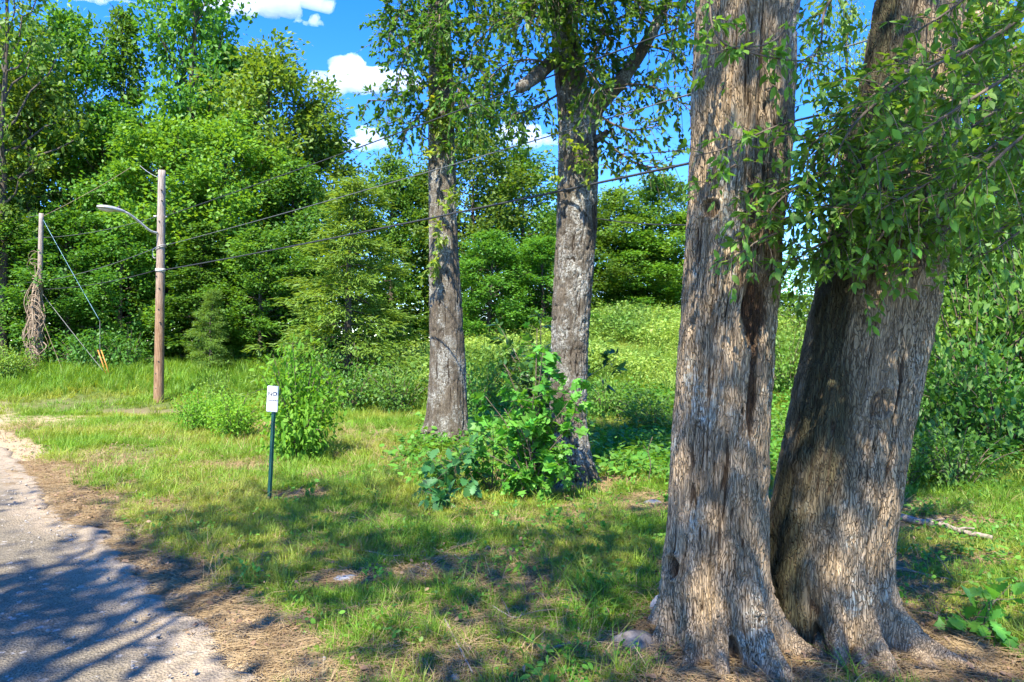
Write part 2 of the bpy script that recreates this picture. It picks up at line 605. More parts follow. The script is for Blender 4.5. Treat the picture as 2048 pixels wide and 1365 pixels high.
# wooden pole greys towards its top
def pole_material():
    m, n, l, out = mat_base('pole_wood_greying')
    g = n.new('ShaderNodeNewGeometry')
    sx = n.new('ShaderNodeSeparateXYZ')
    l.new(g.outputs['Position'], sx.inputs[0])
    hz = ramp(n, l, sx.outputs['Z'], 1.5, 5.0)
    gr = ramp(n, l, noise(n, l, 9, 6, 0.65, position(n, l, (7, 7, 0.45))), 0.3, 0.72)
    low = mix(n, l, gr, (0.13, 0.070, 0.036), (0.36, 0.225, 0.13))
    top = mix(n, l, gr, (0.19, 0.150, 0.12), (0.45, 0.375, 0.31))
    b = n.new('ShaderNodeBsdfPrincipled')
    b.inputs['Roughness'].default_value = 0.9
    b.inputs['Specular IOR Level'].default_value = 0.15
    l.new(mix(n, l, hz, low, top), b.inputs['Base Color'])
    bp = n.new('ShaderNodeBump')
    bp.inputs['Strength'].default_value = 0.5
    bp.inputs['Distance'].default_value = 0.01
    l.new(gr, bp.inputs['Height'])
    l.new(bp.outputs[0], b.inputs['Normal'])
    l.new(b.outputs[0], out.inputs['Surface'])
    return m


M['pole_main'] = pole_material()


def ground_material():
    m, n, l, out = mat_base('ground_soil_and_turf')
    v = position(n, l)
    big = noise(n, l, 0.8, 5, 0.6, v)
    mid = noise(n, l, 7, 6, 0.65, v)
    fine = noise(n, l, 60, 4, 0.7, v)
    turf = mix(n, l, ramp(n, l, mid, 0.3, 0.7), (0.040, 0.085, 0.012), (0.100, 0.130, 0.028))
    soil = mix(n, l, ramp(n, l, fine, 0.3, 0.7), (0.130, 0.092, 0.055), (0.270, 0.200, 0.125))
    sand = mix(n, l, ramp(n, l, fine, 0.28, 0.72), (0.26, 0.192, 0.110), (0.43, 0.332, 0.205))
    c = mix(n, l, attr(n, 'cover'), soil, turf)
    c = mix(n, l, attr(n, 'sand'), c, sand)
    b = n.new('ShaderNodeBsdfPrincipled')
    b.inputs['Roughness'].default_value = 0.95
    b.inputs['Specular IOR Level'].default_value = 0.1
    l.new(c, b.inputs['Base Color'])
    bp = n.new('ShaderNodeBump')
    bp.inputs['Strength'].default_value = 0.8
    bp.inputs['Distance'].default_value = 0.02
    l.new(mix(n, l, 0.45, mid, fine), bp.inputs['Height'])
    l.new(bp.outputs[0], b.inputs['Normal'])
    l.new(b.outputs[0], out.inputs['Surface'])
    return m


def road_material():
    m, n, l, out = mat_base('weathered_asphalt')
    v = position(n, l)
    vo = n.new('ShaderNodeTexVoronoi')
    vo.inputs['Scale'].default_value = 75
    l.new(v, vo.inputs['Vector'])
    vo2 = n.new('ShaderNodeTexVoronoi')
    vo2.inputs['Scale'].default_value = 32
    l.new(v, vo2.inputs['Vector'])
    sp = n.new('ShaderNodeSeparateColor')
    l.new(vo.outputs['Color'], sp.inputs[0])
    c = mix(n, l, ramp(n, l, sp.outputs[0], 0.0, 1.0), (0.118, 0.098, 0.066), (0.195, 0.164, 0.115))
    sp2 = n.new('ShaderNodeSeparateColor')
    l.new(vo2.outputs['Color'], sp2.inputs[0])
    c = mix(n, l, ramp(n, l, sp2.outputs[1], 0.95, 0.99), c, (0.28, 0.26, 0.23))
    big = noise(n, l, 1.1, 6, 0.62, v)
    c = mix(n, l, ramp(n, l, big, 0.40, 0.66), c, mix(n, l, 1.0, c, (1.22, 1.16, 1.06), 'MULTIPLY'))
    dust = n.new('ShaderNodeMath')
    dust.operation = 'MULTIPLY'
    l.new(attr(n, 'dust'), dust.inputs[0])
    l.new(ramp(n, l, noise(n, l, 9, 5, 0.65, v), 0.25, 0.62), dust.inputs[1])
    c = mix(n, l, dust.outputs[0], c, (0.34, 0.265, 0.18))
    b = n.new('ShaderNodeBsdfPrincipled')
    b.inputs['Roughness'].default_value = 0.88
    b.inputs['Specular IOR Level'].default_value = 0.25
    l.new(c, b.inputs['Base Color'])
    bp = n.new('ShaderNodeBump')
    bp.inputs['Strength'].default_value = 0.9
    bp.inputs['Distance'].default_value = 0.012
    l.new(vo.outputs['Distance'], bp.inputs['Height'])
    l.new(bp.outputs[0], b.inputs['Normal'])
    l.new(b.outputs[0], out.inputs['Surface'])
    return m


# ------------------------------------------------------------------ ground masks
def cover_mask(x, y):
    """1 = grassy, 0 = bare"""
    s = road_s(x, y)
    wob = 0.55 * (fbm(x * 1.3, y * 1.3, 0, 21, 4) - 0.5) + 0.25 * (fbm(x * 5, y * 5, 0, 23, 3) - 0.5)
    c = ss(0.15, 0.60, s + wob * 1.2)
    other = ss(-6.9, -7.4, s + wob)
    c = np.maximum(c, other)
    patch = ss(0.57, 0.68, fbm(x * 0.9, y * 0.9, 0, 31, 4))
    c = c * (1 - 0.50 * patch * (1 - ss(14, 20, y)))
    for bx, by, rx, ry, k in BARE:
        d = np.sqrt(((x - bx) / rx) ** 2 + ((y - by) / ry) ** 2) + 0.7 * (fbm(x * 2.2, y * 2.2, 0, 41, 3) - 0.5)
        c = c * (1 - k * ss(1.1, 0.6, d))
    return c


def sand_mask(x, y):
    s = road_s(x, y)
    wob = 0.5 * (fbm(x * 1.6, y * 1.6, 0, 51, 4) - 0.5)
    m0 = ss(0.85, 0.35, s + wob * 1.2) * ss(-7.2, -6.8, s)
    d = np.sqrt(((x + 9.6) / 3.4) ** 2 + ((y - 13.6) / 1.6) ** 2) + 0.9 * (fbm(x * 1.1, y * 1.1, 0, 57, 4) - 0.5)
    return np.clip(m0 + 0.9 * ss(0.9, 0.5, d), 0, 1)


BARE = [(1.15, 3.5, 0.72, 0.62, 0.9), (1.95, 3.6, 0.85, 0.6, 0.9), (0.65, 7.6, 0.75, 0.55, 0.9), (-0.9, 10.8, 0.5, 0.4, 0.3), (-0.1, 8.1, 0.5, 0.3, 0.8),
        (-1.15, 4.55, 0.32, 0.2, 0.9), (-0.6, 4.65, 0.30, 0.18, 0.7), (-2.2, 7.0, 0.42, 0.3, 0.95), (-0.55, 3.4, 0.6, 0.3, 0.25), (0.3, 3.4, 0.4, 0.3, 0.2),
        (-0.15, 3.9, 0.35, 0.2, 0.3), (3.6, 5.9, 1.0, 0.25, 0.8), (3.0, 4.9, 0.9, 0.2, 0.6), (-8.2, 15.2, 1.6, 0.5, 0.8), (-10.5, 14.0, 2.5, 0.8, 0.7),
        (-1.6, 12.0, 1.0, 0.25, 0.35), (1.55, 6.5, 0.5, 0.25, 0.7), (0.75, 3.0, 0.35, 0.3, 0.8)]


def axis(core_lo, core_hi, step, far_lo, far_hi):
    core = np.arange(core_lo, core_hi, step)
    g1 = core_hi + (np.geomspace(step, far_hi - core_hi, 60))
    g0 = core_lo - (np.geomspace(step, core_lo - far_lo, 50))[::-1]
    return np.concatenate([g0, core, g1])


def build_ground():
    xs = axis(-7.5, 6.0, 0.055, -900, 900)
    ys = axis(2.0, 12.0, 0.055, -300, 1200)
    X, Y = np.meshgrid(xs, ys)
    Z = terr(X, Y)
    c = cover_mask(X, Y)
    s = sand_mask(X, Y)
    near = (np.abs(X) < 40) & (Y < 40) & (Y > -20)
    Z = Z + np.where(near, 0.018 * (fbm(X * 6, Y * 6, 0, 61, 3) - 0.5) * ss(0.0, 0.3, road_s(X, Y)), 0)
    n1, n0 = len(xs), len(ys)
    i = np.arange(n0 - 1)[:, None] * n1 + np.arange(n1 - 1)[None, :]
    q = np.stack([i, i + 1, i + n1 + 1, i + n1], -1).reshape(-1, 4)
    me = mesh_np('ground', np.stack([X, Y, Z], -1).reshape(-1, 3), q, {'cover': c.ravel(), 'sand': s.ravel()}, True)
    tag(obj('ground', me, ground_material()), 'grassy verge with bare sandy patches beside the road', None, None, 'structure')


def build_road():
    ex = np.array([-EN[1], EN[0]])
    t = np.concatenate([np.arange(-40, -6, 0.5), np.arange(-6, 14, 0.05), np.arange(14, 70, 0.4)])
    nc = 60
    k = np.linspace(0, 1, nc)
    wob = 0.34 * (fbm(t * 0.9, 3.3, 0, 71, 3) - 0.5) + 0.16 * (fbm(t * 5.2, 7.1, 0, 73, 3) - 0.5)
    wob2 = 0.3 * (fbm(t * 0.9, 9.3, 0, 75, 4) - 0.5)
    hi = 0.02 + wob
    lo = -6.6 + wob2
    frac = np.concatenate([[0], np.linspace(0.003, 0.80, 24), np.linspace(0.81, 0.997, 34), [1.0]])
    S = lo[:, None] + (hi - lo)[:, None] * frac[None, :]
    T = np.broadcast_to(t[:, None], S.shape)
    X = -1.27 + S * EN[0] + T * ex[0]
    Y = 3.2 + S * EN[1] + T * ex[1]
    edge = np.minimum(hi[:, None] - S, S - lo[:, None])
    Z = terr(X, Y) + 0.035 * 0 + 0.004 + 0.030 * ss(0.0, 0.10, edge) + 0.03 * ss(0, 3, edge) + 0.012 * (fbm(X * 1.2, Y * 1.2, 0, 77, 3) - 0.5) * ss(0, .4, edge)
    Z[:, 0] -= 0.06
    Z[:, -1] -= 0.06
    dust = ss(0.55, 0.0, hi[:, None] - S + 0.25 * (fbm(X * 2.2, Y * 2.2, 0, 79, 4) - 0.5))
    dust = np.maximum(dust, 0.75 * ss(5.4, 9.0, Y) * ss(2.4, 0.2, hi[:, None] - S))
    m1 = S.shape[1]
    i = np.arange(len(t) - 1)[:, None] * m1 + np.arange(m1 - 1)[None, :]
    q = np.stack([i, i + m1, i + m1 + 1, i + 1], -1).reshape(-1, 4)
    me = mesh_np('road', np.stack([X, Y, Z], -1).reshape(-1, 3), q[:, ::-1], {'dust': dust.ravel()}, True)
    tag(obj('road', me, road_material()), 'worn grey asphalt road with a ragged sandy edge', None, None, 'structure')


build_ground()
build_road()


# ------------------------------------------------------------------ instanced ground cover (stuff)
def gn_scatter(name, label, protos, pos, rot, scl, idx, mat):
    hid = bpy.data.collections.new(name + '_sources')
    for i, me in enumerate(protos):
        if len(me.materials) == 0:
            me.materials.append(mat)
        o = bpy.data.objects.new(f'{name}_source_{i:02d}', me)
        hid.objects.link(o)
    me = bpy.data.meshes.new(name)
    me.vertices.add(len(pos))
    me.vertices.foreach_set('co', np.asarray(pos, np.float32).ravel())
    for k, ty, fld, v in (('rot', 'FLOAT_VECTOR', 'vector', rot), ('scl', 'FLOAT_VECTOR', 'vector', scl), ('idx', 'INT', 'value', idx)):
        at = me.attributes.new(k, ty, 'POINT')
        at.data.foreach_set(fld, np.asarray(v, np.int32 if ty == 'INT' else np.float32).ravel())
    o = obj(name, me, mat)
    ng = bpy.data.node_groups.new(name, 'GeometryNodeTree')
    ng.interface.new_socket(name='Geometry', in_out='INPUT', socket_type='NodeSocketGeometry')
    ng.interface.new_socket(name='Geometry', in_out='OUTPUT', socket_type='NodeSocketGeometry')
    N, L = ng.nodes, ng.links
    gi, go = N.new('NodeGroupInput'), N.new('NodeGroupOutput')
    iop = N.new('GeometryNodeInstanceOnPoints')
    ci = N.new('GeometryNodeCollectionInfo')
    ci.inputs['Collection'].default_value = hid
    ci.inputs['Separate Children'].default_value = True
    ci.inputs['Reset Children'].default_value = True
    def named(nm, ty):
        x = N.new('GeometryNodeInputNamedAttribute')
        x.data_type = ty
        x.inputs['Name'].default_value = nm
        return x.outputs['Attribute']
    L.new(gi.outputs[0], iop.inputs['Points'])
    L.new(ci.outputs[0], iop.inputs['Instance'])
    iop.inputs['Pick Instance'].default_value = True
    L.new(named('idx', 'INT'), iop.inputs['Instance Index'])
    L.new(named('rot', 'FLOAT_VECTOR'), iop.inputs['Rotation'])
    L.new(named('scl', 'FLOAT_VECTOR'), iop.inputs['Scale'])
    L.new(iop.outputs[0], go.inputs[0])
    md = o.modifiers.new('scatter', 'NODES')
    md.node_group = ng
    tag(o, label, None, None, 'stuff')
    return o


def tuft(rng, nb, h, spread, w, lean=0.5, seg=3):
    g = Geo()
    for i in range(nb):
        az = rng.uniform(0, 2 * np.pi)
        r = spread * math.sqrt(rng.uniform())
        base = np.array([math.cos(az) * r, math.sin(az) * r, -0.01])
        az2 = az + rng.normal(0, 0.9)
        hh = h * rng.uniform(0.5, 1.1)
        ln = lean * rng.uniform(0.2, 1.5)
        t = np.linspace(0, 1, seg + 1)
        side = np.array([-math.sin(az2), math.cos(az2), 0])
        fw = np.array([math.cos(az2), math.sin(az2), 0])
        mid = base + t[:, None] * np.array([0, 0, hh]) * (1 - 0.35 * ln * t[:, None]) + fw * (ln * hh * t[:, None] ** 2)
        ww = w * rng.uniform(0.6, 1.2) * (1 - t) ** 0.7
        L_, R_ = mid - side * ww[:, None], mid + side * ww[:, None]
        v = np.vstack([L_, R_[:-1]])
        q = [[k, seg + 1 + k, seg + 2 + k, k + 1] for k in range(seg - 1)]
        tri = [[seg - 1, seg + 1 + seg - 1, seg]]
        b0 = g.n
        g.add(v, np.array(q), rng.uniform())
        g.t.append(np.array(tri) + b0)
    return g.build('tuft')


def leaf_tuft(rng, n, h, spread, size, tmpl):
    g = Geo()
    pos = np.stack([rng.normal(0, spread, n), rng.normal(0, spread, n), h * rng.uniform(0.15, 1.0, n)], -1)
    d = np.stack([pos[:, 0], pos[:, 1], rng.normal(0.0, 0.02, n)], -1) + rng.normal(0, 0.4 * spread, (n, 3))
    nr = np.array([0, 0, 1.0]) + rng.normal(0, 0.35, (n, 3))
    scatter(g, tmpl[0], tmpl[1], pos, frames(d, nr), size * rng.uniform(0.6, 1.25, n), rng.uniform(0, 1, n))
    return g.build('leaf_tuft')


def wedge(rng, n, y0, y1, margin=0.86, power=1.0):
    y = y0 + (y1 - y0) * rng.uniform(0, 1, n) ** power
    x = rng.uniform(-1, 1, n) * (margin * y + 0.6)
    return x, y


def euler_tilt(rng, n, amt=0.2):
    return np.stack([rng.normal(0, amt, n), rng.normal(0, amt, n), rng.uniform(0, 2 * np.pi, n)], -1)


GR = np.random.default_rng(101)
grass_protos = [tuft(GR, 22, 0.085, 0.055, 0.0032, 0.8) for _ in range(3)] + [tuft(GR, 16, 0.15, 0.05, 0.0036, 0.9) for _ in range(2)]
px_, py_, sc_ = [], [], []
for n, y0, y1, s0 in ((34000, 2.3, 7.5, 0.72), (30000, 6.5, 15.0, 1.25), (16000, 13, 26, 2.0)):
    x, y = wedge(GR, n, y0, y1, power=0.7)
    c = cover_mask(x, y)
    keep = GR.uniform(0, 1, n) < c * 0.97 + 0.015
    keep &= road_s(x, y) > 0.05
    px_.append(x[keep]); py_.append(y[keep])
    sc_.append(s0 * GR.uniform(0.6, 1.25, keep.sum()) * (0.45 + 0.75 * c[keep]))
x, y, s = map(np.concatenate, (px_, py_, sc_))
hgt = 1.0 + 0.5 * (fbm(x * 0.7, y * 0.7, 0, 91, 3) - 0.5)
gn_scatter('grass', 'short green and yellowish grass covering the verge', grass_protos, np.stack([x, y, terr(x, y)], -1), euler_tilt(GR, len(x), 0.18),
           np.stack([s, s, s * hgt], -1), GR.choice(5, len(x), p=[0.27, 0.27, 0.26, 0.1, 0.1]), M['grass'])

# longer blades and straw in the foreground
long_protos = [tuft(GR, 12, 0.24, 0.05, 0.0034, 1.1, 4) for _ in range(3)]
x, y = wedge(GR, 9000, 2.3, 8.5, power=0.75)
c = cover_mask(x, y)
keep = (GR.uniform(0, 1, len(x)) < 0.40 * c * ss(0.4, 0.62, fbm(x * 1.1, y * 1.1, 0, 92, 3)) * ss(0.3, 1.2, road_s(x, y)))
x, y = x[keep], y[keep]
s = GR.uniform(0.6, 1.15, len(x))
gn_scatter('long_grass', 'longer arching grass blades in the foreground', long_protos, np.stack([x, y, terr(x, y)], -1), euler_tilt(GR, len(x), 0.2),
           np.stack([s, s, s], -1), GR.integers(0, 3, len(x)), M['grass'])
straw_protos = [tuft(GR, 12, 0.15, 0.07, 0.0024, 1.7, 4) for _ in range(4)]
x, y = wedge(GR, 13000, 2.3, 13.0, power=0.75)
c = cover_mask(x, y)
keep = (GR.uniform(0, 1, len(x)) < 0.85 * ss(0.02, 0.4, c) * ss(0.35, 0.62, fbm(x * 0.9 + 7, y * 0.9, 0, 94, 3) + 0.06)) & (road_s(x, y) > 0.1)
x, y = x[keep], y[keep]
s = GR.uniform(0.6, 1.2, len(x)) * (1 + 0.5 * ss(6, 12, y))
gn_scatter('dry_grass', 'dry straw-coloured grass mixed into the turf', straw_protos, np.stack([x, y, terr(x, y)], -1), euler_tilt(GR, len(x), 0.25),
           np.stack([s, s, s * 0.7], -1), GR.integers(0, 4, len(x)), M['dry_grass'])

# tall grass along the forest edge on the left
tall_protos = [tuft(GR, 26, 0.55, 0.16, 0.011, 0.55, 3) for _ in range(3)]
x = GR.uniform(-17, -1.5, 3200)
y = GR.uniform(16.0, 21.5, 3200)
dd = ss(16.5 + 0.6 * np.sin(x * 1.1), 18.2, y) * ss(0.25, 0.5, fbm(x * 0.8, y * 0.8, 0, 93, 3) + 0.1)
keep = GR.uniform(0, 1, 3200) < dd
x, y = x[keep], y[keep]
s = GR.uniform(0.5, 1.15, len(x)) * (0.55 + 0.5 * ss(16.5, 19, y))
gn_scatter('tall_grass', 'tall bright grass along the foot of the woods', tall_protos, np.stack([x, y, terr(x, y)], -1), euler_tilt(GR, len(x), 0.12),
           np.stack([s, s, s], -1), GR.integers(0, 3, len(x)), M['grass_tall'])

# pale weedy meadow on the slope
mead_protos = [leaf_tuft(GR, 75, 0.40, 0.18, 0.075, LEAF2) for _ in range(3)] + [tuft(GR, 30, 0.5, 0.15, 0.010, 0.7) for _ in range(2)]
x = GR.uniform(-3.2, 12.5, 9000)
y = GR.uniform(13.0, 33.0, 9000)
w_ = ss(14.5, 18.5, y + 2.5 * (fbm(x * 0.4, y * 0.4, 0, 95, 3) - 0.5)) * ss(-3.2, -1.2, x + 0.03 * y)
keep = GR.uniform(0, 1, 9000) < w_
x, y = x[keep], y[keep]
s = GR.uniform(0.5, 1.2, len(x)) * (0.5 + 1.2 * ss(0.38, 0.65, fbm(x * 0.6, y * 0.6, 0, 96, 3)))
gn_scatter('meadow_weeds', 'pale sunlit meadow weeds on the slope behind the trunks', mead_protos, np.stack([x, y, terr(x, y)], -1), euler_tilt(GR, len(x), 0.15),
           np.stack([s, s, s * GR.uniform(0.7, 1.4, len(x))], -1), GR.integers(0, 5, len(x)), M['meadow'])

# low leafy weeds in the turf
weed_protos = [leaf_tuft(GR, 18, 0.09, 0.05, 0.042, OVATE) for _ in range(3)] + [leaf_tuft(GR, 18, 0.10, 0.05, 0.032, ROUND) for _ in range(2)]
xa, ya = wedge(GR, 2600, 3.0, 8.0, power=0.8)
ka = (cover_mask(xa, ya) > 0.35) & (GR.uniform(0, 1, 2600) < 0.12 + 0.75 * ss(-0.5, 1.0, xa) * ss(0.42, 0.6, fbm(xa * 0.8, ya * 0.8, 0, 97, 3)))
xb = GR.uniform(-1.5, 11, 5200)
yb = GR.uniform(7.5, 16.5, 5200)
kb = ((xb > 0.2) | (yb > 10.2) | (GR.uniform(0, 1, 5200) < 0.3)) & (GR.uniform(0, 1, 5200) < ss(0.3, 0.55, fbm(xb * 0.5, yb * 0.5, 0, 99, 3) + 0.12)) & (xb < 0.9 * yb)
x = np.concatenate([xa[ka], xb[kb]])
y = np.concatenate([ya[ka], yb[kb]])
s = np.concatenate([GR.uniform(0.6, 1.3, ka.sum()), GR.uniform(1.5, 2.8, kb.sum())])
gn_scatter('ground_weeds', 'low leafy weeds growing among the grass', weed_protos, np.stack([x, y, terr(x, y)], -1), euler_tilt(GR, len(x), 0.2),
           np.stack([s, s, s], -1), GR.integers(0, 5, len(x)), M['weed'])


# pine needles, dry leaves, gravel
def needle_heap(rng, n):
    g = Geo()
    for i in range(n):
        L_ = rng.uniform(0.05, 0.13)
        az = rng.uniform(0, 2 * np.pi)
        c = np.array([rng.normal(0, 0.06), rng.normal(0, 0.06), rng.uniform(0.002, 0.014)])
        t = np.linspace(-0.5, 0.5, 4)
        fw = np.array([math.cos(az), math.sin(az), rng.normal(0, 0.06)])
        sd = np.array([-math.sin(az), math.cos(az), 0])
        cur = rng.normal(0, 0.25)
        mid = c + fw * (t * L_)[:, None] + sd * (cur * L_ * (t ** 2 * 4 - 0.5))[:, None]
        add_tube(g, mid, 0.0016, 3, rng.uniform(), caps=False)
    return g.build('needles')


needle_protos = [needle_heap(GR, 20) for _ in range(4)]
x, y = wedge(GR, 15000, 2.3, 9.0, power=0.7)
c = cover_mask(x, y)
s_ = road_s(x, y)
keep = (s_ > -0.12) & (GR.uniform(0, 1, len(x)) < 0.9 * (1 - c) * ss(-0.12, 0.25, s_) + 0.22)
x, y = x[keep], y[keep]
one = GR.uniform(0.7, 1.25, len(x))
gn_scatter('pine_needles', 'dry brown pine needles littering the bare ground', needle_protos, np.stack([x, y, terr(x, y) + 0.008], -1), euler_tilt(GR, len(x), 0.1),
           np.stack([one, one, one], -1), GR.integers(0, 4, len(x)), M['straw'])


def dry_leaves(rng, n, size):
    g = Geo()
    tv, tf = OVATE
    tv = tv * [1, 1.3, 2.4]
    pos = np.stack([rng.normal(0, 0.07, n), rng.normal(0, 0.07, n), rng.uniform(0.005, 0.02, n)], -1)
    d = rng.normal(0, 1, (n, 3)) * [1, 1, 0.25]
    nr = np.array([0, 0, 1.0]) + rng.normal(0, 0.4, (n, 3))
    scatter(g, tv, tf, pos, frames(d, nr), size * rng.uniform(0.5, 1.2, n), rng.uniform(0, 1, n))
    return g.build('dry_leaves')


dl_protos = [dry_leaves(GR, 9, 0.032) for _ in range(4)]
x, y = wedge(GR, 9000, 2.3, 12.0, power=0.8)
c = cover_mask(x, y)
s_ = road_s(x, y)
keep = (s_ > -0.05) & (GR.uniform(0, 1, len(x)) < 0.75 * (1 - c) * ss(-0.05, 0.3, s_) + 0.07)
x, y = x[keep], y[keep]
one = GR.uniform(0.6, 1.3, len(x))
gn_scatter('dry_leaves', 'curled dry brown leaves scattered along the road edge', dl_protos, np.stack([x, y, terr(x, y) + 0.006], -1), euler_tilt(GR, len(x), 0.15),
           np.stack([one, one, one], -1), GR.integers(0, 4, len(x)), M['dry_leaf'])


def pebble(rng):
    g = Geo()
    th, ph = np.meshgrid(np.linspace(0, 2 * np.pi, 6, endpoint=False), [-0.9, -0.1, 0.7])
    v = np.stack([np.cos(th) * np.cos(ph), np.sin(th) * np.cos(ph), np.sin(ph) * 0.7], -1).reshape(-1, 3) * rng.uniform(0.75, 1.25, (18, 3))
    j = np.arange(6)
    q = np.vstack([np.stack([j + 6 * k, (j + 1) % 6 + 6 * k, (j + 1) % 6 + 6 * k + 6, j + 6 * k + 6], -1) for k in (0, 1)])
    g.add(v, q)
    g.t.append(np.array([[12, 13, 14], [12, 14, 15], [12, 15, 16], [12, 16, 17]]))
    return g.build('pebble')


pb = [pebble(GR) for _ in range(5)]
x, y = wedge(GR, 14000, 2.3, 10.0, power=0.7)
s_ = road_s(x, y)
keep = (s_ > -2.2) & (s_ < 0.9) & (GR.uniform(0, 1, len(x)) < 0.75 * ss(-0.7, 0.1, s_) * ss(0.9, 0.3, s_) + 0.06)
x, y = x[keep], y[keep]
one = 0.0035 + 0.011 * GR.uniform(0, 1, len(x)) ** 3
zoff = np.where(road_s(x, y) < -0.1, 0.05, 0.0)
gn_scatter('gravel', 'loose gravel and grit along the road edge', pb, np.stack([x, y, terr(x, y) + zoff + 0.004], -1), euler_tilt(GR, len(x), 0.6),
           np.stack([one, one, one], -1), GR.integers(0, 5, len(x)), M['gravel'])


# ------------------------------------------------------------------ the four big trunks
def trunk_mesh(name, ctrl, zs, seg, roots, cell, depth, scar=None, moss_side=None, seed=0, groove=1.0):
    """ctrl: rows (z, x, y, radius); zs: heights of the rings; bark plates and furrows are real relief"""
    c = np.asarray(ctrl, float)
    zs = np.asarray(zs, float)
    cxs = np.interp(zs, c[:, 0], c[:, 1])
    cys = np.interp(zs, c[:, 0], c[:, 2])
    rs = np.interp(zs, c[:, 0], c[:, 3])
    k = np.ones(9) / 9
    pad = lambda a_: np.convolve(np.pad(a_, 4, 'edge'), k, 'valid')
    cxs, cys, rs = pad(cxs), pad(cys), pad(rs)
    th = np.linspace(0, 2 * np.pi, seg, endpoint=False)
    TH, Z = np.meshgrid(th, zs)
    RR = np.broadcast_to(rs[:, None], TH.shape)
    ux, uy = np.cos(TH), np.sin(TH)
    # low lumps
    lump = 1 + 0.10 * (fbm(ux * 1.6 + 9, uy * 1.6, Z * 0.9, seed + 3, 3) - 0.5) * 2 * 0.5
    rad = RR * lump
    for ang, amp, wid, dec in roots:
        d = np.angle(np.exp(1j * (TH - (R(ang) - np.pi / 2))))
        rad = rad + amp * np.exp(-(d / R(wid)) ** 2) * np.exp(-np.clip(Z, -0.2, 9) / dec)
    bx, by = ux * rad, uy * rad
    kx, kz = 1 / cell[0], 1 / cell[1]
    wx = 0.030 * (fbm(bx * 9, by * 9, Z * 3.2, seed + 5, 4) - 0.5)
    wy = 0.030 * (fbm(bx * 9 + 31, by * 9, Z * 3.2, seed + 6, 4) - 0.5)
    n1 = vnoise((bx + wx) * kx, (by + wy) * kx, Z * kz, seed + 8)
    n2 = vnoise((bx - wx) * kx * 1.9, (by - wy) * kx * 1.9, Z * kz * 1.25, seed + 9)
    v1, v2 = np.abs(2 * n1 - 1), np.abs(2 * n2 - 1)
    f1, f2, pid = worley((bx + wx) * kx * 0.8, (by + wy) * kx * 0.8, Z * kz * 1.1 + 18 * wx, seed + 10)
    crack = ss(0.0, 0.16, f2 - f1)
    fine = fbm(bx * 70, by * 70, Z * 16, seed + 11, 3)
    e = np.clip(0.60 * ss(0.0, 0.26, v1) + 0.40 * ss(0.0, 0.30, v2), 0, 1) * (0.72 + 0.28 * crack)
    h = e * (0.80 + 0.20 * pid) + 0.34 * (fine - 0.5)
    long = fbm(ux * 5.5, uy * 5.5, Z * 0.55, seed + 13, 3)
    h = h - 0.45 * groove * ss(0.42, 0.32, long)
    sc = np.zeros_like(h)
    disp = depth * (h - 0.6)
    if scar:
        for (zc, hz, ang, wang, dp, k0) in scar:
            d = np.angle(np.exp(1j * (TH - (R(ang) - np.pi / 2))))
            q = np.sqrt(((Z - zc) / hz) ** 2 + (d / R(wang)) ** 2) + 0.55 * (fbm(bx * 16, by * 16, Z * 5, seed + 17, 3) - 0.5)
            mk = ss(1.0, 0.66, q)
            sc = np.maximum(sc, mk * k0)
            disp = disp - dp * mk + 0.010 * np.exp(-((q - 1.08) / 0.12) ** 2)
    rad = np.maximum(rad + disp, 0.01)
    furrow = np.clip(e + 0.2 * (fine - 0.5), 0, 1)
    moss = np.zeros_like(h)
    if moss_side is not None:
        d = np.angle(np.exp(1j * (TH - (R(moss_side[0]) - np.pi / 2))))
        moss = np.exp(-(d / R(moss_side[1])) ** 2) * (0.80 + 0.9 * (fbm(bx * 6, by * 6, Z * 2.4, seed + 19, 4) - 0.5))
        moss = np.clip(moss, 0, 1)
    V = np.stack([cxs[:, None] + ux * rad, cys[:, None] + uy * rad, Z], -1).reshape(-1, 3)
    i = np.arange(len(zs) - 1)[:, None] * seg
    j = np.arange(seg)[None, :]
    jn = (j + 1) % seg
    q = np.stack([i + j, i + jn, i + seg + jn, i + seg + j], -1).reshape(-1, 4)
    return mesh_np(name, V, q, {'furrow': furrow.ravel(), 'plate': pid.ravel(), 'scar': sc.ravel(), 'moss': moss.ravel()}, True)


def rows(depth, lst, extra=()):
    out = []
    for (py, xc, w) in lst:
        p = P(xc, py, depth)
        out.append((p[2], p[0], depth, 0.5 * w / F * depth))
    out.sort()
    return out + list(extra)


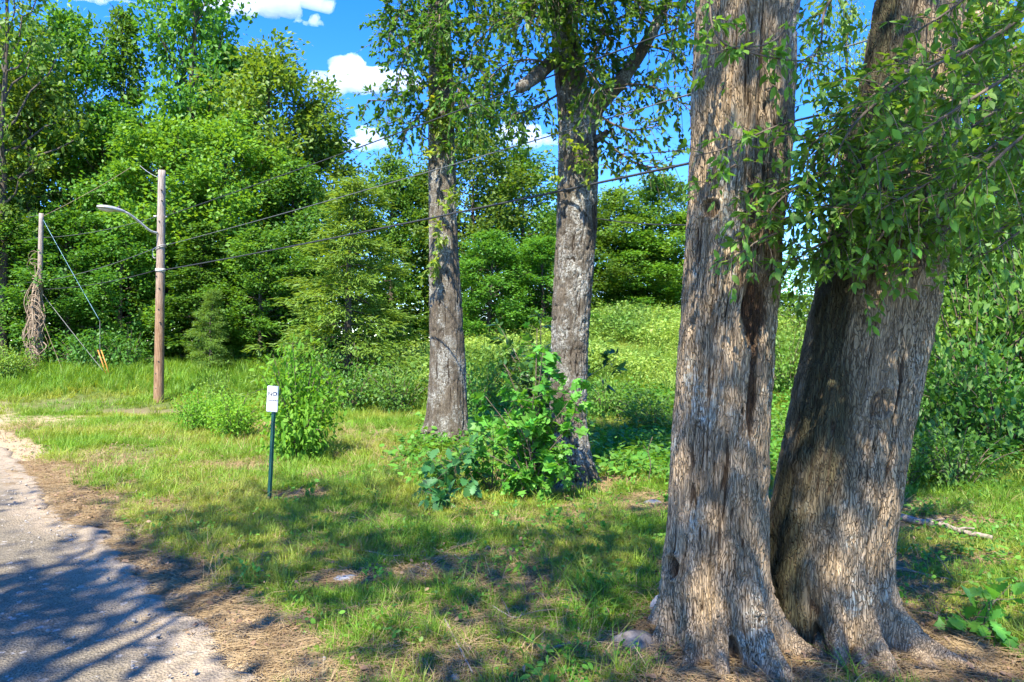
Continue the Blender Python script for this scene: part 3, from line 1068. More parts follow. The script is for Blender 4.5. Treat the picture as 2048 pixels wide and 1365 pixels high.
# nearest straight trunk
D3 = 3.65
T3 = rows(D3, [(1330, 1446, 205), (1250, 1440, 200), (1150, 1430, 194), (1050, 1433, 188), (900, 1439, 183), (700, 1450, 180), (500, 1467, 180), (300, 1480, 188), (0, 1491, 194)],
          [(5.0, 1.33, 3.55, 0.235), (7.0, 1.25, 3.3, 0.16), (9.5, 1.2, 3.2, 0.05)])
T3 = [(-0.25, T3[0][1], D3, T3[0][3])] + T3
Z3 = np.concatenate([np.linspace(-0.22, 3.55, 640), np.linspace(3.6, 9.4, 90)])
t3 = empty('shade_tree', (T3[0][1], D3, 0), 'straight furrowed grey-brown trunk with a dark rotten hollow, nearer the road', 'tree')
t3.location = (0, 0, 0)
me = trunk_mesh('trunk', T3, Z3, 300, [(-76, 0.15, 10, 0.22), (-42, 0.14, 8, 0.17), (-16, 0.20, 8, 0.19), (24, 0.24, 11, 0.20), (66, 0.24, 10, 0.14), (118, 0.16, 18, 0.18), (170, 0.14, 20, 0.2), (-125, 0.15, 18, 0.2)],
                (0.029, 0.50), 0.030, scar=[(1.74, 0.20, 16, 22, 0.028, 0.95), (1.42, 0.38, 20, 9, 0.022, 0.9), (2.15, 0.5, 12, 30, 0.004, 0.45), (0.03, 0.13, -3, 8, 0.06, 0.6), (2.28, 0.05, -48, 14, 0.02, 0.7), (0.42, 0.07, -72, 12, 0.03, 0.8)], seed=100)
obj('trunk', me, M['bark_brown'], t3)

# leaning trunk beside it
D4 = 3.80
T4 = rows(D4, [(1330, 1668, 205), (1250, 1660, 205), (1150, 1655, 215), (1050, 1662, 228), (900, 1688, 226), (750, 1719, 228), (560, 1757, 222), (400, 1785, 206), (250, 1806, 186), (100, 1824, 165), (0, 1838, 158)],
          [(5.0, 2.55, 3.7, 0.20), (7.0, 3.0, 3.5, 0.14), (9.5, 3.4, 3.4, 0.05)])
T4 = [(-0.25, T4[0][1], D4, T4[0][3])] + T4
t4 = empty('shade_tree', (0, 0, 0), 'leaning thick trunk with a dark mossy side and drooping leafy branches', 'tree')
me = trunk_mesh('trunk', T4, Z3, 300, [(-62, 0.09, 14, 0.3), (-20, 0.20, 9, 0.17), (10, 0.26, 9, 0.15), (48, 0.40, 10, 0.13), (88, 0.09, 16, 0.16), (140, 0.14, 20, 0.2), (-150, 0.14, 20, 0.2), (-100, 0.10, 16, 0.2)],
                (0.031, 0.42), 0.029, scar=[(1.28, 0.085, -4, 12, 0.006, 0.4), (0.02, 0.13, -35, 8, 0.05, 0.5), (2.15, 0.22, -12, 30, 0.010, 0.6)], moss_side=(-68, 60), seed=200)
obj('trunk', me, M['bark_mossy'], t4)
g = Geo()
add_tube(g, spline([P(1815, 200, D4), P(1890, 130, D4 + 0.1), P(1955, 40, D4 + 0.2), P(2010, -60, D4 + 0.3), P(2120, -400, D4 + .5)], 20), np.linspace(0.115, 0.06, 20), 14)
me = g.build('limb', True)
for k, val in (('furrow', 0.6), ('plate', 0.6), ('scar', 0.0), ('moss', 0.0)):
    at = me.attributes.new(k, 'FLOAT', 'POINT')
    at.data.foreach_set('value', np.full(len(me.vertices), val, np.float32))
obj('limb', me, M['bark_mossy'], t4)



def root(parent, ctrl, r0, mat, seed):
    pts = spline([np.append(np.array(c[:2]), float(terr(c[0], c[1])) + c[2]) for c in ctrl], 40)
    rng = np.random.default_rng(seed)
    seg = 22
    v, q = tube(pts, np.linspace(r0, r0 * 0.22, 40), seg)
    v = v[:40 * seg]
    cen = np.repeat(pts, seg, 0)
    off = v - cen
    nz = fbm(v[:, 0] * 22, v[:, 1] * 22, v[:, 2] * 22, seed, 4)
    v = cen + off * (0.62 + 0.76 * nz)[:, None]
    m_ = mesh_np('root', v, q, {'furrow': np.clip(nz * 1.6 - 0.15, 0, 1), 'plate': nz, 'scar': np.zeros(len(v)), 'moss': np.zeros(len(v))}, True)
    obj('root', m_, mat, parent)


gxy = lambda px, py: ground_at(px, py)[:2]
for k, (c0, c1, c2, r0) in enumerate((((1420, 1262), (1400, 1302), (1385, 1345), 0.055), ((1500, 1270), (1505, 1318), (1530, 1352), 0.075), ((1385, 1240), (1345, 1262), (1310, 1278), 0.06), ((1540, 1250), (1575, 1290), (1618, 1320), 0.05))):
    a0_, a1_, a2_ = gxy(*c0), gxy(*c1), gxy(*c2)
    root(t3, [(*a0_, 0.10), (*a1_, 0.025), (*a2_, -0.02)], r0, M['bark_brown'], 40 + k)
for k, (c0, c1, c2, r0) in enumerate((((1730, 1225), (1800, 1295), (1900, 1362), 0.085), ((1690, 1250), (1720, 1315), (1735, 1362), 0.07), ((1640, 1250), (1640, 1310), (1655, 1350), 0.05), ((1745, 1200), (1790, 1235), (1850, 1250), 0.05))):
    a0_, a1_, a2_ = gxy(*c0), gxy(*c1), gxy(*c2)
    root(t4, [(*a0_, 0.13), (*a1_, 0.03), (*a2_, -0.02)], r0, M['bark_mossy'], 60 + k)

# the two mid-distance trunks
D2 = 7.7
T2 = rows(D2, [(985, 1140, 84), (930, 1137, 74), (850, 1135, 69), (700, 1139, 71), (600, 1143, 75), (450, 1154, 78), (300, 1157, 79), (215, 1148, 66), (100, 1132, 55), (0, 1125, 50)],
          [(6.5, 0.55, 7.6, 0.12), (9.5, 0.5, 7.5, 0.07), (12, 0.4, 7.4, 0.02)])
T2 = [(-0.3, T2[0][1], D2, T2[0][3])] + T2
Z2 = np.concatenate([np.linspace(-0.25, 5.7, 520), np.linspace(5.8, 11.9, 70)])
t2 = empty('shade_tree', (0, 0, 0), 'pale lichen-grey trunk that forks high up, rising behind the maple sapling', 'tree')
me = trunk_mesh('trunk', T2, Z2, 150, [(-70, 0.10, 20, 0.25), (-20, 0.10, 22, 0.2), (35, 0.13, 18, 0.22), (75, 0.17, 18, 0.3), (150, 0.12, 25, 0.25), (-140, 0.12, 25, 0.25)],
                (0.045, 0.16), 0.026, scar=[(2.95, 0.22, 62, 14, 0.015, 0.7), (3.85, 0.28, 60, 16, 0.02, 0.5), (4.95, 0.18, 30, 30, 0.01, 0.6)], seed=300, groove=0.5)
obj('trunk', me, M['bark_grey'], t2)


def limb(parent, ctrl, r0, r1, mat, n=24, seg=12, seed=0, furrow=True):
    pts = spline(ctrl, n)
    g_ = Geo()
    rr = np.linspace(r0, r1, n) * (1 + 0.12 * (vnoise(np.arange(n) * 0.8, seed) - 0.5))
    add_tube(g_, pts, rr, seg)
    m_ = g_.build('limb', True)
    if furrow:
        for k, val in (('furrow', 0.55), ('plate', 0.5), ('scar', 0.15), ('moss', 0.0)):
            at = m_.attributes.new(k, 'FLOAT', 'POINT')
            at.data.foreach_set('value', np.full(len(m_.vertices), val, np.float32))
    return obj('limb', m_, mat, parent), pts


limb(t2, [P(1168, 300, D2), P(1190, 222, D2 - 0.05), P(1240, 165, D2 - 0.1), P(1290, 90, D2 - 0.15), P(1335, 0, D2 - 0.2), P(1400, -160, D2 - .3)], 0.10, 0.045, M['bark_grey'], seed=1)
limb(t2, [P(1118, 110, D2), P(1075, 150, D2 - 0.4), P(1040, 176, D2 - 0.7)], 0.085, 0.06, M['bark_grey'], 12, seed=2)
limb(t2, [P(1180, 285, D2), P(1205, 272, D2 - 0.1), P(1216, 262, D2 - 0.15)], 0.05, 0.03, M['bark_grey'], 8, seed=3)
limb(t2, [P(1140, 20, D2), P(1180, -60, D2 - 0.3), P(1240, -170, D2 - 0.8)], 0.09, 0.04, M['bark_grey'], 10, seed=4)

D1 = 10.9
T1 = rows(D1, [(900, 892, 88), (850, 894, 78), (800, 895, 73), (700, 895, 68), (600, 891, 63), (500, 887, 57), (300, 883, 51), (100, 880, 46), (0, 878, 44)],
          [(9.0, -1.15, 10.8, 0.13), (12, -1.1, 10.6, 0.06), (13.5, -1.1, 10.5, 0.02)])
T1 = [(-0.3, T1[0][1], D1, T1[0][3])] + T1
Z1 = np.concatenate([np.linspace(-0.25, 7.2, 480), np.linspace(7.3, 13.4, 60)])
t1 = empty('shade_tree', (0, 0, 0), 'slender grey trunk with lime shoots, farthest of the four big trunks', 'tree')
me = trunk_mesh('trunk', T1, Z1, 120, [(-80, 0.16, 20, 0.3), (-30, 0.10, 22, 0.25), (30, 0.10, 22, 0.25), (80, 0.09, 20, 0.3), (150, 0.12, 25, 0.25), (-140, 0.12, 25, 0.25)],
                (0.050, 0.40), 0.026, scar=[(2.3, 0.3, -40, 18, 0.01, 0.25), (5.8, 0.4, 20, 60, 0.0, 0.5)], seed=400, groove=0.7)
obj('trunk', me, M['bark_grey'], t1)


# ------------------------------------------------------------------ leafy branches of the big trees
def leafy(rng, branches, twig_len, twigs_per_m, leaves_per_twig, size, spread=1.0, droop=0.35):
    """branches: list of polylines. Gives (twig polylines, leaf positions, directions, normals)"""
    tw, pos, dr, nr = [], [], [], []
    for b in branches:
        b = np.asarray(b)
        seg = np.linalg.norm(np.diff(b, axis=0), axis=1)
        L_ = seg.sum()
        cum = np.concatenate([[0], np.cumsum(seg)])
        nt = max(2, int(L_ * twigs_per_m))
        for i in range(nt):
            d = L_ * (0.12 + 0.88 * (i + rng.uniform()) / nt)
            p = np.array([np.interp(d, cum, b[:, k]) for k in range(3)])
            p2 = np.array([np.interp(min(d + 0.05, L_), cum, b[:, k]) for k in range(3)])
            p1 = np.array([np.interp(max(d - 0.05, 0), cum, b[:, k]) for k in range(3)])
            ax = nrm(p2 - p1)
            rd = rng.normal(0, 1, 3)
            rd -= rd.dot(ax) * ax
            dirv = nrm(nrm(rd) * spread + ax * 0.6 + np.array([0, 0, -droop * rng.uniform(0, 1.6)]))
            tl = twig_len * rng.uniform(0.4, 1.25)
            e = p + dirv * tl + np.array([0, 0, -0.18 * tl])
            mpt = p + dirv * tl * 0.5 + np.array([0, 0, 0.03 * tl])
            poly = np.stack([p, mpt, e])
            tw.append(poly)
            n = max(2, int(rng.poisson(leaves_per_twig)))
            f = np.clip(1 - rng.exponential(0.33, n), 0.08, 1.0)
            q = spline(poly, 12)[(f * 11).astype(int)]
            ld = nrm(dirv + rng.normal(0, 0.75, (n, 3)) + np.array([0, 0, -0.15]))
            pos.append(q + ld * size * 0.08)
            dr.append(ld)
            nr.append(np.array([0, 0, 1.0]) + rng.normal(0, 0.45, (n, 3)))
    return tw, np.concatenate(pos), np.concatenate(dr), np.concatenate(nr)


def build_leaves(parent, rng, tmpl, pos, dr, nr, size, mat, singles=300, label=None, name='leaf', rest='foliage'):
    """the leaves that show largest become leaf objects of their own, the rest one part"""
    n = len(pos)
    sz = size * rng.uniform(0.5, 1.3, n)
    rot = frames(dr, nr)
    view = np.array([0, 0, EYE]) - pos
    dist = np.linalg.norm(view, axis=1)
    face = np.abs((rot[:, :, 2] * view).sum(1)) / dist
    pxl = CX + F * pos[:, 0] / np.maximum(pos[:, 1], 0.1)
    pyl = CY - F * (pos[:, 2] - EYE) / np.maximum(pos[:, 1], 0.1)
    inside = (pos[:, 1] > 0.3) & (pxl > -10) & (pxl < 2058) & (pyl > -10) & (pyl < 1375)
    score = np.where(inside, sz ** 2 * (0.25 + face) / dist ** 2, 0)
    order = np.argsort(-score)
    one = order[:min(singles, int(inside.sum()))]
    restidx = np.setdiff1d(np.arange(n), one)
    if len(one):
        metas = []
        for k in range(5):
            g_ = Geo()
            g_.add(tmpl[0] * [1, 0.85 + 0.08 * k, 0.5 + 0.45 * k], tmpl[1], 0.1 + 0.2 * k)
            mm = g_.build(name, True)
            mm.materials.append(mat)
            metas.append(mm)
        from mathutils import Matrix
        for i in one:
            o = bpy.data.objects.new(name, metas[int(rng.integers(0, 5))])
            mtx = Matrix(rot[i].tolist()).to_4x4()
            o.matrix_local = Matrix.Translation(Vector(pos[i].tolist())) @ mtx @ Matrix.Scale(float(sz[i]), 4)
            o.parent = parent
            COL.objects.link(o)
    if len(restidx):
        g_ = Geo()
        scatter(g_, tmpl[0], tmpl[1], pos[restidx], rot[restidx], sz[restidx], rng.uniform(0, 1, len(restidx)))
        o = obj(rest, g_.build(rest, True), mat, parent)
        if len(one):
            o['kind'] = 'stuff'


def build_twigs(parent, polys, r0, r1, mat, name='twigs'):
    g_ = Geo()
    for p in polys:
        add_tube(g_, spline(p, 5), np.linspace(r0, r1, 5), 4, caps=False)
    o = obj(name, g_.build(name, True), mat, parent)
    o['kind'] = 'stuff'
    return o


def branch(parent, ctrl, r0, r1, mat=None, n=20):
    pts = spline(ctrl, n)
    g_ = Geo()
    add_tube(g_, pts, np.linspace(r0, r1, n), 7)
    obj('branch', g_.build('branch', True), mat or M['twig'], parent)
    return pts


LR = np.random.default_rng(501)
# leaning tree: foliage hanging at the upper right, in front of its trunk
B4 = [
    [(2140, -60, 2.9), (2048, 30, 2.85), (1950, 95, 2.8), (1870, 130, 2.75), (1790, 175, 2.7), (1756, 222, 2.7)],
    [(2150, 60, 2.9), (2050, 130, 2.85), (1940, 200, 2.8), (1830, 270, 2.75), (1740, 320, 2.75)],
    [(2150, 140, 3.1), (2060, 230, 3.0), (1960, 310, 2.95), (1850, 370, 2.9), (1760, 420, 2.9)],
    [(2160, 260, 3.3), (2060, 330, 3.2), (1960, 410, 3.1), (1880, 470, 3.1)],
    [(2150, -10, 3.6), (2020, 60, 3.5), (1900, 110, 3.4), (1800, 150, 3.3), (1700, 230, 3.2), (1620, 290, 3.2), (1560, 330, 3.2)],
    [(1850, 330, 3.6), (1780, 380, 3.4), (1700, 400, 3.3), (1620, 420, 3.2), (1560, 440, 3.2)],
    [(1830, 360, 3.6), (1760, 440, 3.4), (1690, 480, 3.3), (1640, 530, 3.3)],
    [(1860, 340, 3.5), (1850, 420, 3.3), (1830, 490, 3.2), (1790, 540, 3.2)],
    [(1840, 250, 3.7), (1720, 270, 3.5), (1650, 330, 3.4), (1640, 430, 3.4), (1655, 500, 3.4)],
    [(2160, 330, 3.6), (2060, 420, 3.5), (1980, 470, 3.4), (1930, 500, 3.4)],
    [(2150, -150, 3.0), (2000, -60, 3.0), (1900, 20, 3.0), (1820, 70, 3.0)],
]
B4 += [
    [(2160, 40, 4.4), (2040, 90, 4.3), (1920, 160, 4.2), (1820, 210, 4.1), (1720, 250, 4.1), (1640, 300, 4.0)],
    [(2160, 160, 4.2), (2060, 220, 4.1), (1950, 260, 4.0), (1860, 330, 3.4), (1760, 350, 3.3)],
    [(2160, 220, 2.7), (2050, 270, 2.7), (1960, 350, 2.7), (1900, 400, 2.8)],
    [(2160, 400, 3.0), (2060, 450, 3.0), (1990, 500, 3.0)],
    [(1840, 150, 3.4), (1760, 200, 3.2), (1700, 260, 3.1), (1660, 340, 3.1)],
    [(2160, 90, 3.3), (2060, 170, 3.2), (1950, 250, 3.2), (1850, 300, 3.1), (1750, 370, 3.1), (1690, 440, 3.1)],
    [(2160, -120, 3.8), (2040, -40, 3.7), (1960, 30, 3.6), (1880, 60, 3.6)],
    [(1850, 400, 3.4), (1790, 440, 3.2), (1740, 500, 3.2), (1700, 540, 3.2)],
    [(1800, 280, 3.5), (1700, 330, 3.3), (1620, 360, 3.2), (1560, 400, 3.2), (1530, 440, 3.2)],
    [(1750, 440, 3.4), (1680, 470, 3.3), (1620, 500, 3.3), (1580, 530, 3.3)],
    [(2160, 60, 5.0), (2060, 130, 4.9), (1980, 200, 4.8), (1900, 260, 4.7)],
    [(2160, 300, 4.6), (2080, 380, 4.5), (2000, 440, 4.4), (1940, 520, 4.4)],
    [(1700, -60, 4.4), (1650, 20, 4.3), (1640, 90, 4.3), (1600, 150, 4.3)],
]
b4 = [branch(t4, [P(*p) for p in b], 0.010, 0.003) for b in B4]
tw, pos, dr, nr = leafy(LR, b4, 0.25, 36, 15, 0.046, 1.0, 0.4)
build_twigs(t4, tw, 0.0024, 0.0010, M['twig'])
build_leaves(t4, LR, OVATE, pos, dr, nr, 0.048, M['leaf_near'], 300)

# straight tree: light sprays over the upper trunk
B3 = [
    [(1440, -60, 3.3), (1420, 20, 3.2), (1440, 80, 3.15), (1500, 105, 3.1), (1560, 118, 3.1), (1640, 128, 3.1), (1690, 160, 3.1)],
    [(1600, 0, 3.3), (1570, 60, 3.2), (1530, 90, 3.15), (1470, 95, 3.1), (1420, 110, 3.1)],
    [(1640, 230, 3.3), (1560, 250, 3.2), (1500, 275, 3.15), (1440, 300, 3.15), (1390, 312, 3.2)],
    [(1650, 340, 3.3), (1560, 380, 3.2), (1510, 410, 3.15), (1470, 450, 3.15)],
    [(1470, 330, 3.3), (1420, 360, 3.2), (1400, 380, 3.2)],
    [(1400, -40, 3.7), (1360, 30, 3.8), (1340, 100, 3.9), (1310, 170, 4.0)],
    [(1570, 460, 3.3), (1520, 480, 3.2), (1490, 500, 3.2), (1440, 530, 3.2)],
]
b3 = [branch(t3, [P(*p) for p in b], 0.006, 0.002) for b in B3]
tw, pos, dr, nr = leafy(LR, b3, 0.17, 24, 8.0, 0.055, 1.0, 0.5)
build_twigs(t3, tw, 0.0020, 0.0009, M['twig'])
build_leaves(t3, LR, OVATE, pos, dr, nr, 0.050, M['leaf_near'], 260)


def mid_crown(tree, D, spec, rng, size, dens, lpt, mat, twl=0.5, r0=0.02):
    bs = []
    for ctrl in spec:
        bs.append(branch(tree, [P(*p) for p in ctrl], r0, 0.005, M['twig']))
    tw_, pos_, dr_, nr_ = leafy(rng, bs, twl, dens, lpt, size, 1.0, 0.45)
    build_twigs(tree, tw_, 0.004, 0.0016, M['twig'])
    build_leaves(tree, rng, LEAF2 if size > 0.2 else OVATE_LOW, pos_, dr_, nr_, size, mat, 0)


OVATE_LOW = outline_leaf([(0, 0.02), (0.3, 0.22), (0.7, 0.2), (1.0, 0.01)], 0.2, 0.15)
def extra(rng, n, D, axis_px, x0, x1, y0, y1, power=1.5):
    out = []
    for _ in range(n):
        ex_, ey_ = rng.uniform(x0, x1), y0 + (y1 - y0) * rng.uniform(0, 1) ** power
        dd = rng.uniform(-1.6, 1.2) * D / 10
        sy = ey_ + rng.uniform(-90, 30)
        out.append([(axis_px, sy, D), ((axis_px * 1.1 + ex_ * 0.9) / 2, (sy + ey_) / 2 - 22, D + dd * 0.5), (ex_, ey_, D + dd)])
    return out


mid_crown(t1, D1, extra(LR, 26, 10.8, 880, 745, 1090, -220, 260) + [
    [(880, 40, 10.8), (830, 20, 10.4), (790, 40, 10.2), (775, 90, 10.1)],
    [(885, 60, 10.8), (820, 90, 10.4), (800, 150, 10.2), (790, 190, 10.2)],
    [(880, 160, 10.8), (830, 180, 10.5), (780, 200, 10.3), (735, 200, 10.2)],
    [(880, 200, 10.8), (840, 230, 10.5), (815, 260, 10.4), (800, 300, 10.4)],
    [(885, 130, 10.8), (930, 120, 10.4), (970, 150, 10.2), (1010, 190, 10.1)],
    [(885, 60, 10.8), (940, 40, 10.4), (1000, 30, 10.2), (1050, 60, 10.0)],
    [(885, 190, 10.8), (930, 210, 10.4), (985, 235, 10.2), (1030, 235, 10.1)],
    [(885, 0, 10.8), (930, -20, 10.3), (990, -10, 10.0), (1060, 10, 9.8)],
    [(885, 230, 10.8), (915, 260, 10.5), (935, 290, 10.4)],
    [(880, -40, 10.8), (830, -40, 10.4), (790, -20, 10.2), (770, 10, 10.1)],
    [(880, -90, 10.8), (800, -110, 10.2), (760, -60, 10.0)],
    [(880, -100, 10.8), (960, -110, 10.2), (1040, -60, 9.8)],
    [(880, -200, 10.8), (780, -260, 10.4), (700, -240, 10.0)],
    [(880, -200, 10.8), (980, -260, 10.4), (1060, -240, 10.0)],
    [(880, -300, 10.7), (880, -380, 9.8), (870, -360, 9.0)],
    [(880, -300, 10.7), (880, -380, 11.8), (900, -360, 12.6)],
], LR, 0.080, 23, 16, M['leaf_mid'], 0.50)
mid_crown(t2, D2, extra(LR, 34, 7.6, 1135, 930, 1390, -260, 230) + [
    [(1120, 60, 7.6), (1060, 30, 7.3), (1000, 40, 7.1), (950, 90, 7.0)],
    [(1120, 20, 7.6), (1060, -30, 7.3), (990, -40, 7.1), (940, 0, 7.0)],
    [(1120, 140, 7.6), (1070, 120, 7.2), (1010, 130, 7.0), (960, 180, 6.9)],
    [(1190, 225, 7.6), (1230, 250, 7.4), (1270, 260, 7.3), (1320, 250, 7.2)],
    [(1235, 170, 7.5), (1290, 170, 7.3), (1340, 190, 7.2), (1380, 220, 7.2)],
    [(1290, 90, 7.5), (1330, 100, 7.3), (1370, 110, 7.2)],
    [(1310, 50, 7.5), (1260, 30, 7.3), (1210, 60, 7.2), (1190, 110, 7.2)],
    [(1320, 20, 7.5), (1370, 10, 7.3), (1390, 40, 7.2)],
    [(1200, 275, 7.6), (1260, 320, 7.3), (1310, 335, 7.2), (1350, 330, 7.2)],
    [(1130, -40, 7.6), (1180, -40, 7.3), (1240, -20, 7.1), (1290, 20, 7.0)],
    [(1115, 190, 7.6), (1060, 220, 7.3), (1020, 230, 7.2)],
    [(1130, -120, 7.6), (1060, -180, 7.2), (980, -160, 7.0)],
    [(1130, -150, 7.6), (1230, -220, 7.2), (1330, -180, 7.0)],
    [(1130, -250, 7.6), (1130, -380, 6.6), (1120, -420, 5.6)],
    [(1130, -250, 7.6), (1130, -380, 8.6), (1150, -420, 9.6)],
], LR, 0.064, 29, 17, M['leaf_mid'], 0.40, 0.014)
# lime shoots straight off the two mid trunks
for tr, D, spots in ((t1, D1, [(880, 105), (905, 130), (870, 225), (890, 215), (900, 165), (895, 255), (905, 240), (865, 180), (890, 320), (880, 410), (895, 520), (905, 470)]),
                     (t2, D2, [(1135, 70), (1145, 100), (1140, 125), (1160, 340), (1130, 300), (1175, 330)])):
    for (sx, sy) in spots:
        p = P(sx + LR.uniform(-14, 14), sy, D - 0.22)
        e = p + np.array([LR.normal(0, 0.16), -0.20, LR.normal(0.02, 0.1)])
        tw, pos, dr, nr = leafy(LR, [np.stack([p, (p + e) / 2 + [0, 0, 0.04], e])], 0.26, 30, 12, 0.085, 1.0, 0.5)
        build_leaves(tr, LR, OVATE_LOW, pos, dr, nr, 0.095 if D > 9 else 0.075, M['leaf_shoot'], 0, rest='leafy_shoot')
        tr.children[-1]['kind'] = 'stuff'


def overhead_crown(tree, centre, rad, rng, n_clump, leaf, mat, per=38, spread=0.42):
    g_ = Geo()
    cs = rng.normal(0, 1, (n_clump, 3))
    cs = nrm(cs) * rng.uniform(0.25, 1.0, (n_clump, 1)) ** 0.5 * rad + centre
    pos_ = np.repeat(cs, per, 0) + rng.normal(0, 1, (n_clump * per, 3)) * [spread, spread, spread * 0.55]
    d_ = rng.normal(0, 1, (len(pos_), 3)) * [1, 1, 0.4]
    n_ = np.array([0, 0, 1.0]) + rng.normal(0, 0.5, (len(pos_), 3))
    scatter(g_, LEAF2[0], LEAF2[1], pos_, frames(d_, n_), leaf * rng.uniform(0.6, 1.3, len(pos_)), rng.uniform(0, 1, len(pos_)))
    for c in cs[::2]:
        pass
    obj('crown', g_.build('crown'), mat, tree)


overhead_crown(t3, np.array([-0.6, -1.1, 8.3]), np.array([1.7, 1.8, 1.4]), LR, 95, 0.13, M['leaf_mid'])  # unseen crown, added well sunward of its trunk to shade the near trunks
overhead_crown(t4, np.array([4.2, 2.4, 8.8]), np.array([2.4, 2.2, 1.8]), LR, 40, 0.13, M['leaf_mid'])
for (e_) in ((0.2, 1.5, 8.4), (-1.0, 0.6, 8.2), (1.2, -0.6, 8.6), (0.0, -1.6, 8.8)):  # unseen limbs added to reach that shading crown
    limb(t3, [(1.33, 3.5, 5.2), (0.9, 2.6, 6.9), e_], 0.11, 0.03, M['bark_brown'], 14, 10, seed=5)
for (e_) in ((4.6, 2.4, 8.9), (3.6, 1.4, 8.7), (5.2, 3.4, 8.6)):
    limb(t4, [(2.6, 3.7, 5.2), (3.4, 3.2, 7.2), e_], 0.10, 0.03, M['bark_mossy'], 14, 10, seed=6)


# ------------------------------------------------------------------ forest trees
def gen_tree(seed, H=10.0, Rad=3.0, base=1.0, nl=42, style='round', leaf=0.17, tmpl=LEAF2, per=42, clump=0.42, clumps=7, tr=0.14, flat=0.6, lim=None):
    rng = np.random.default_rng(seed)
    gt, gl = Geo(), Geo()
    k = 12
    tz = np.linspace(0, H * 0.96, k)
    wob = np.cumsum(rng.normal(0, 0.06 * H / 10, (k, 2)), 0)
    wob -= wob[0]
    tp = np.stack([wob[:, 0], wob[:, 1], tz], -1)
    tp[0, 2] = -0.3
    add_tube(gt, tp, tr * (1 - 0.9 * np.linspace(0, 1, k)) + 0.015, 8, caps=False)
    P_, D_, N_, S_ = [], [], [], []
    az = rng.uniform(0, 6.28)
    for i in range(nl):
        u = (i + rng.uniform(0, 1)) / nl
        z = base + (H * 0.96 - base) * u
        if style == 'cone':
            L_ = Rad * (1 - u) ** 0.85 * (rng.uniform(0.55, 1.2) if tmpl is NEEDLE else rng.uniform(0.6, 1.2)) + 0.15
            el = (R(8 - 22 * (1 - u) + rng.normal(0, 13)) if u < 0.8 else R(30)) if tmpl is NEEDLE else R(18 + 30 * u + rng.normal(0, 16))
        elif style == 'loose':
            L_ = Rad * (0.45 + 0.55 * math.sin(math.pi * min(1, 0.25 + u * 0.75))) * rng.uniform(0.5, 1.2)
            el = R(20 + 40 * u + rng.normal(0, 12))
        else:
            L_ = Rad * (math.sin(math.pi * (0.16 + 0.80 * u)) ** 0.7) * rng.uniform(0.7, 1.15)
            el = R(5 + 55 * u * u + rng.normal(0, 10))
        az += 2.4 + rng.normal(0, 0.4)
        o = np.array([np.interp(z, tz, tp[:, 0]), np.interp(z, tz, tp[:, 1]), z])
        hd = np.array([math.cos(az), math.sin(az), 0])
        t = np.linspace(0, 1, 6)
        bend = -0.10 if style == 'cone' else 0.12
        pts = o + hd * (L_ * math.cos(el) * t)[:, None] + np.array([0, 0, 1]) * (L_ * (math.sin(el) * t + bend * t ** 2))[:, None]
        pts[1:] += rng.normal(0, 0.04 * L_, (5, 3))
        add_tube(gt, pts, np.linspace(tr * 0.36 * (1 - 0.6 * u), 0.010, 6), 4, caps=False)
        nc = max(2, int(clumps * (0.5 + L_ / Rad)))
        f = rng.uniform(0.30, 1.03, nc) ** 0.8
        cp = np.stack([np.interp(f, t, pts[:, q]) for q in range(3)], -1)
        side = np.array([-hd[1], hd[0], 0])
        off = rng.normal(0, 0.20 * L_, nc) * np.clip(f, 0.3, 1)
        cp = cp + side * off[:, None] + np.array([0, 0, 1]) * rng.normal(0, 0.10 * L_ * (0.9 if style == 'cone' else 1), nc)[:, None]
        for c in cp:
            n = int(per * rng.uniform(0.6, 1.3))
            r = clump * rng.uniform(0.65, 1.25)
            outd = hd * 0.9 + np.array([0, 0, 0.12 if style != 'cone' else -0.12])
            q = rng.normal(0, 1, (n, 3)) * [r * 0.55, r * 0.55, r * 0.55 * flat]
            if style == 'cone':
                q = outd * (rng.uniform(-0.6, 1, n) * r)[:, None] + side * (rng.normal(0, 0.45, n) * r)[:, None] + np.array([0, 0, 1]) * (rng.normal(0, 0.20, n) * r)[:, None]
            P_.append(c + q)
            D_.append(outd + rng.normal(0, 0.55 if style == 'cone' else 0.8, (n, 3)) + np.array([0, 0, -0.12]) + q * (0.8 / r))
            N_.append(np.array([0, 0, 0.75]) + hd * 0.30 + rng.normal(0, 0.42, (n, 3)))
            S_.append(np.full(n, rng.uniform()))
    P_, D_, N_ = np.concatenate(P_), np.concatenate(D_), np.concatenate(N_)
    S_ = np.clip(0.55 * np.concatenate(S_) + 0.45 * rng.uniform(0, 1, len(P_)), 0, 1)
    scatter(gl, tmpl[0], tmpl[1], P_, frames(D_, N_), leaf * rng.uniform(0.6, 1.25, len(P_)), S_)
    return gt.build('trunk', True), gl.build('crown')


VAR = {
    'full_a': gen_tree(1, nl=56, base=0.4, leaf=0.19, per=50),
    'full_b': gen_tree(2, nl=58, base=0.6, Rad=2.8, leaf=0.18, per=50),
    'full_c': gen_tree(3, nl=54, base=0.4, Rad=3.2, clump=0.5, leaf=0.19, per=50),
    'tall': gen_tree(4, nl=46, base=2.0, Rad=2.3, style='loose', clump=0.42, per=42),
    'loose': gen_tree(5, nl=30, base=3.0, Rad=2.6, style='loose', clump=0.45, per=26, clumps=5),
    'shade': gen_tree(9, nl=25, base=3.0, Rad=2.9, clump=0.34, per=36, clumps=7, leaf=0.11),
    'spire': gen_tree(6, nl=64, base=0.4, Rad=2.5, style='cone', tmpl=LEAF2, leaf=0.18, clump=0.5, per=46),
    'conifer': gen_tree(7, nl=62, base=0.4, Rad=2.9, style='cone', tmpl=NEEDLE, leaf=0.25, clump=0.55, per=52, clumps=8),
}
MV = {}


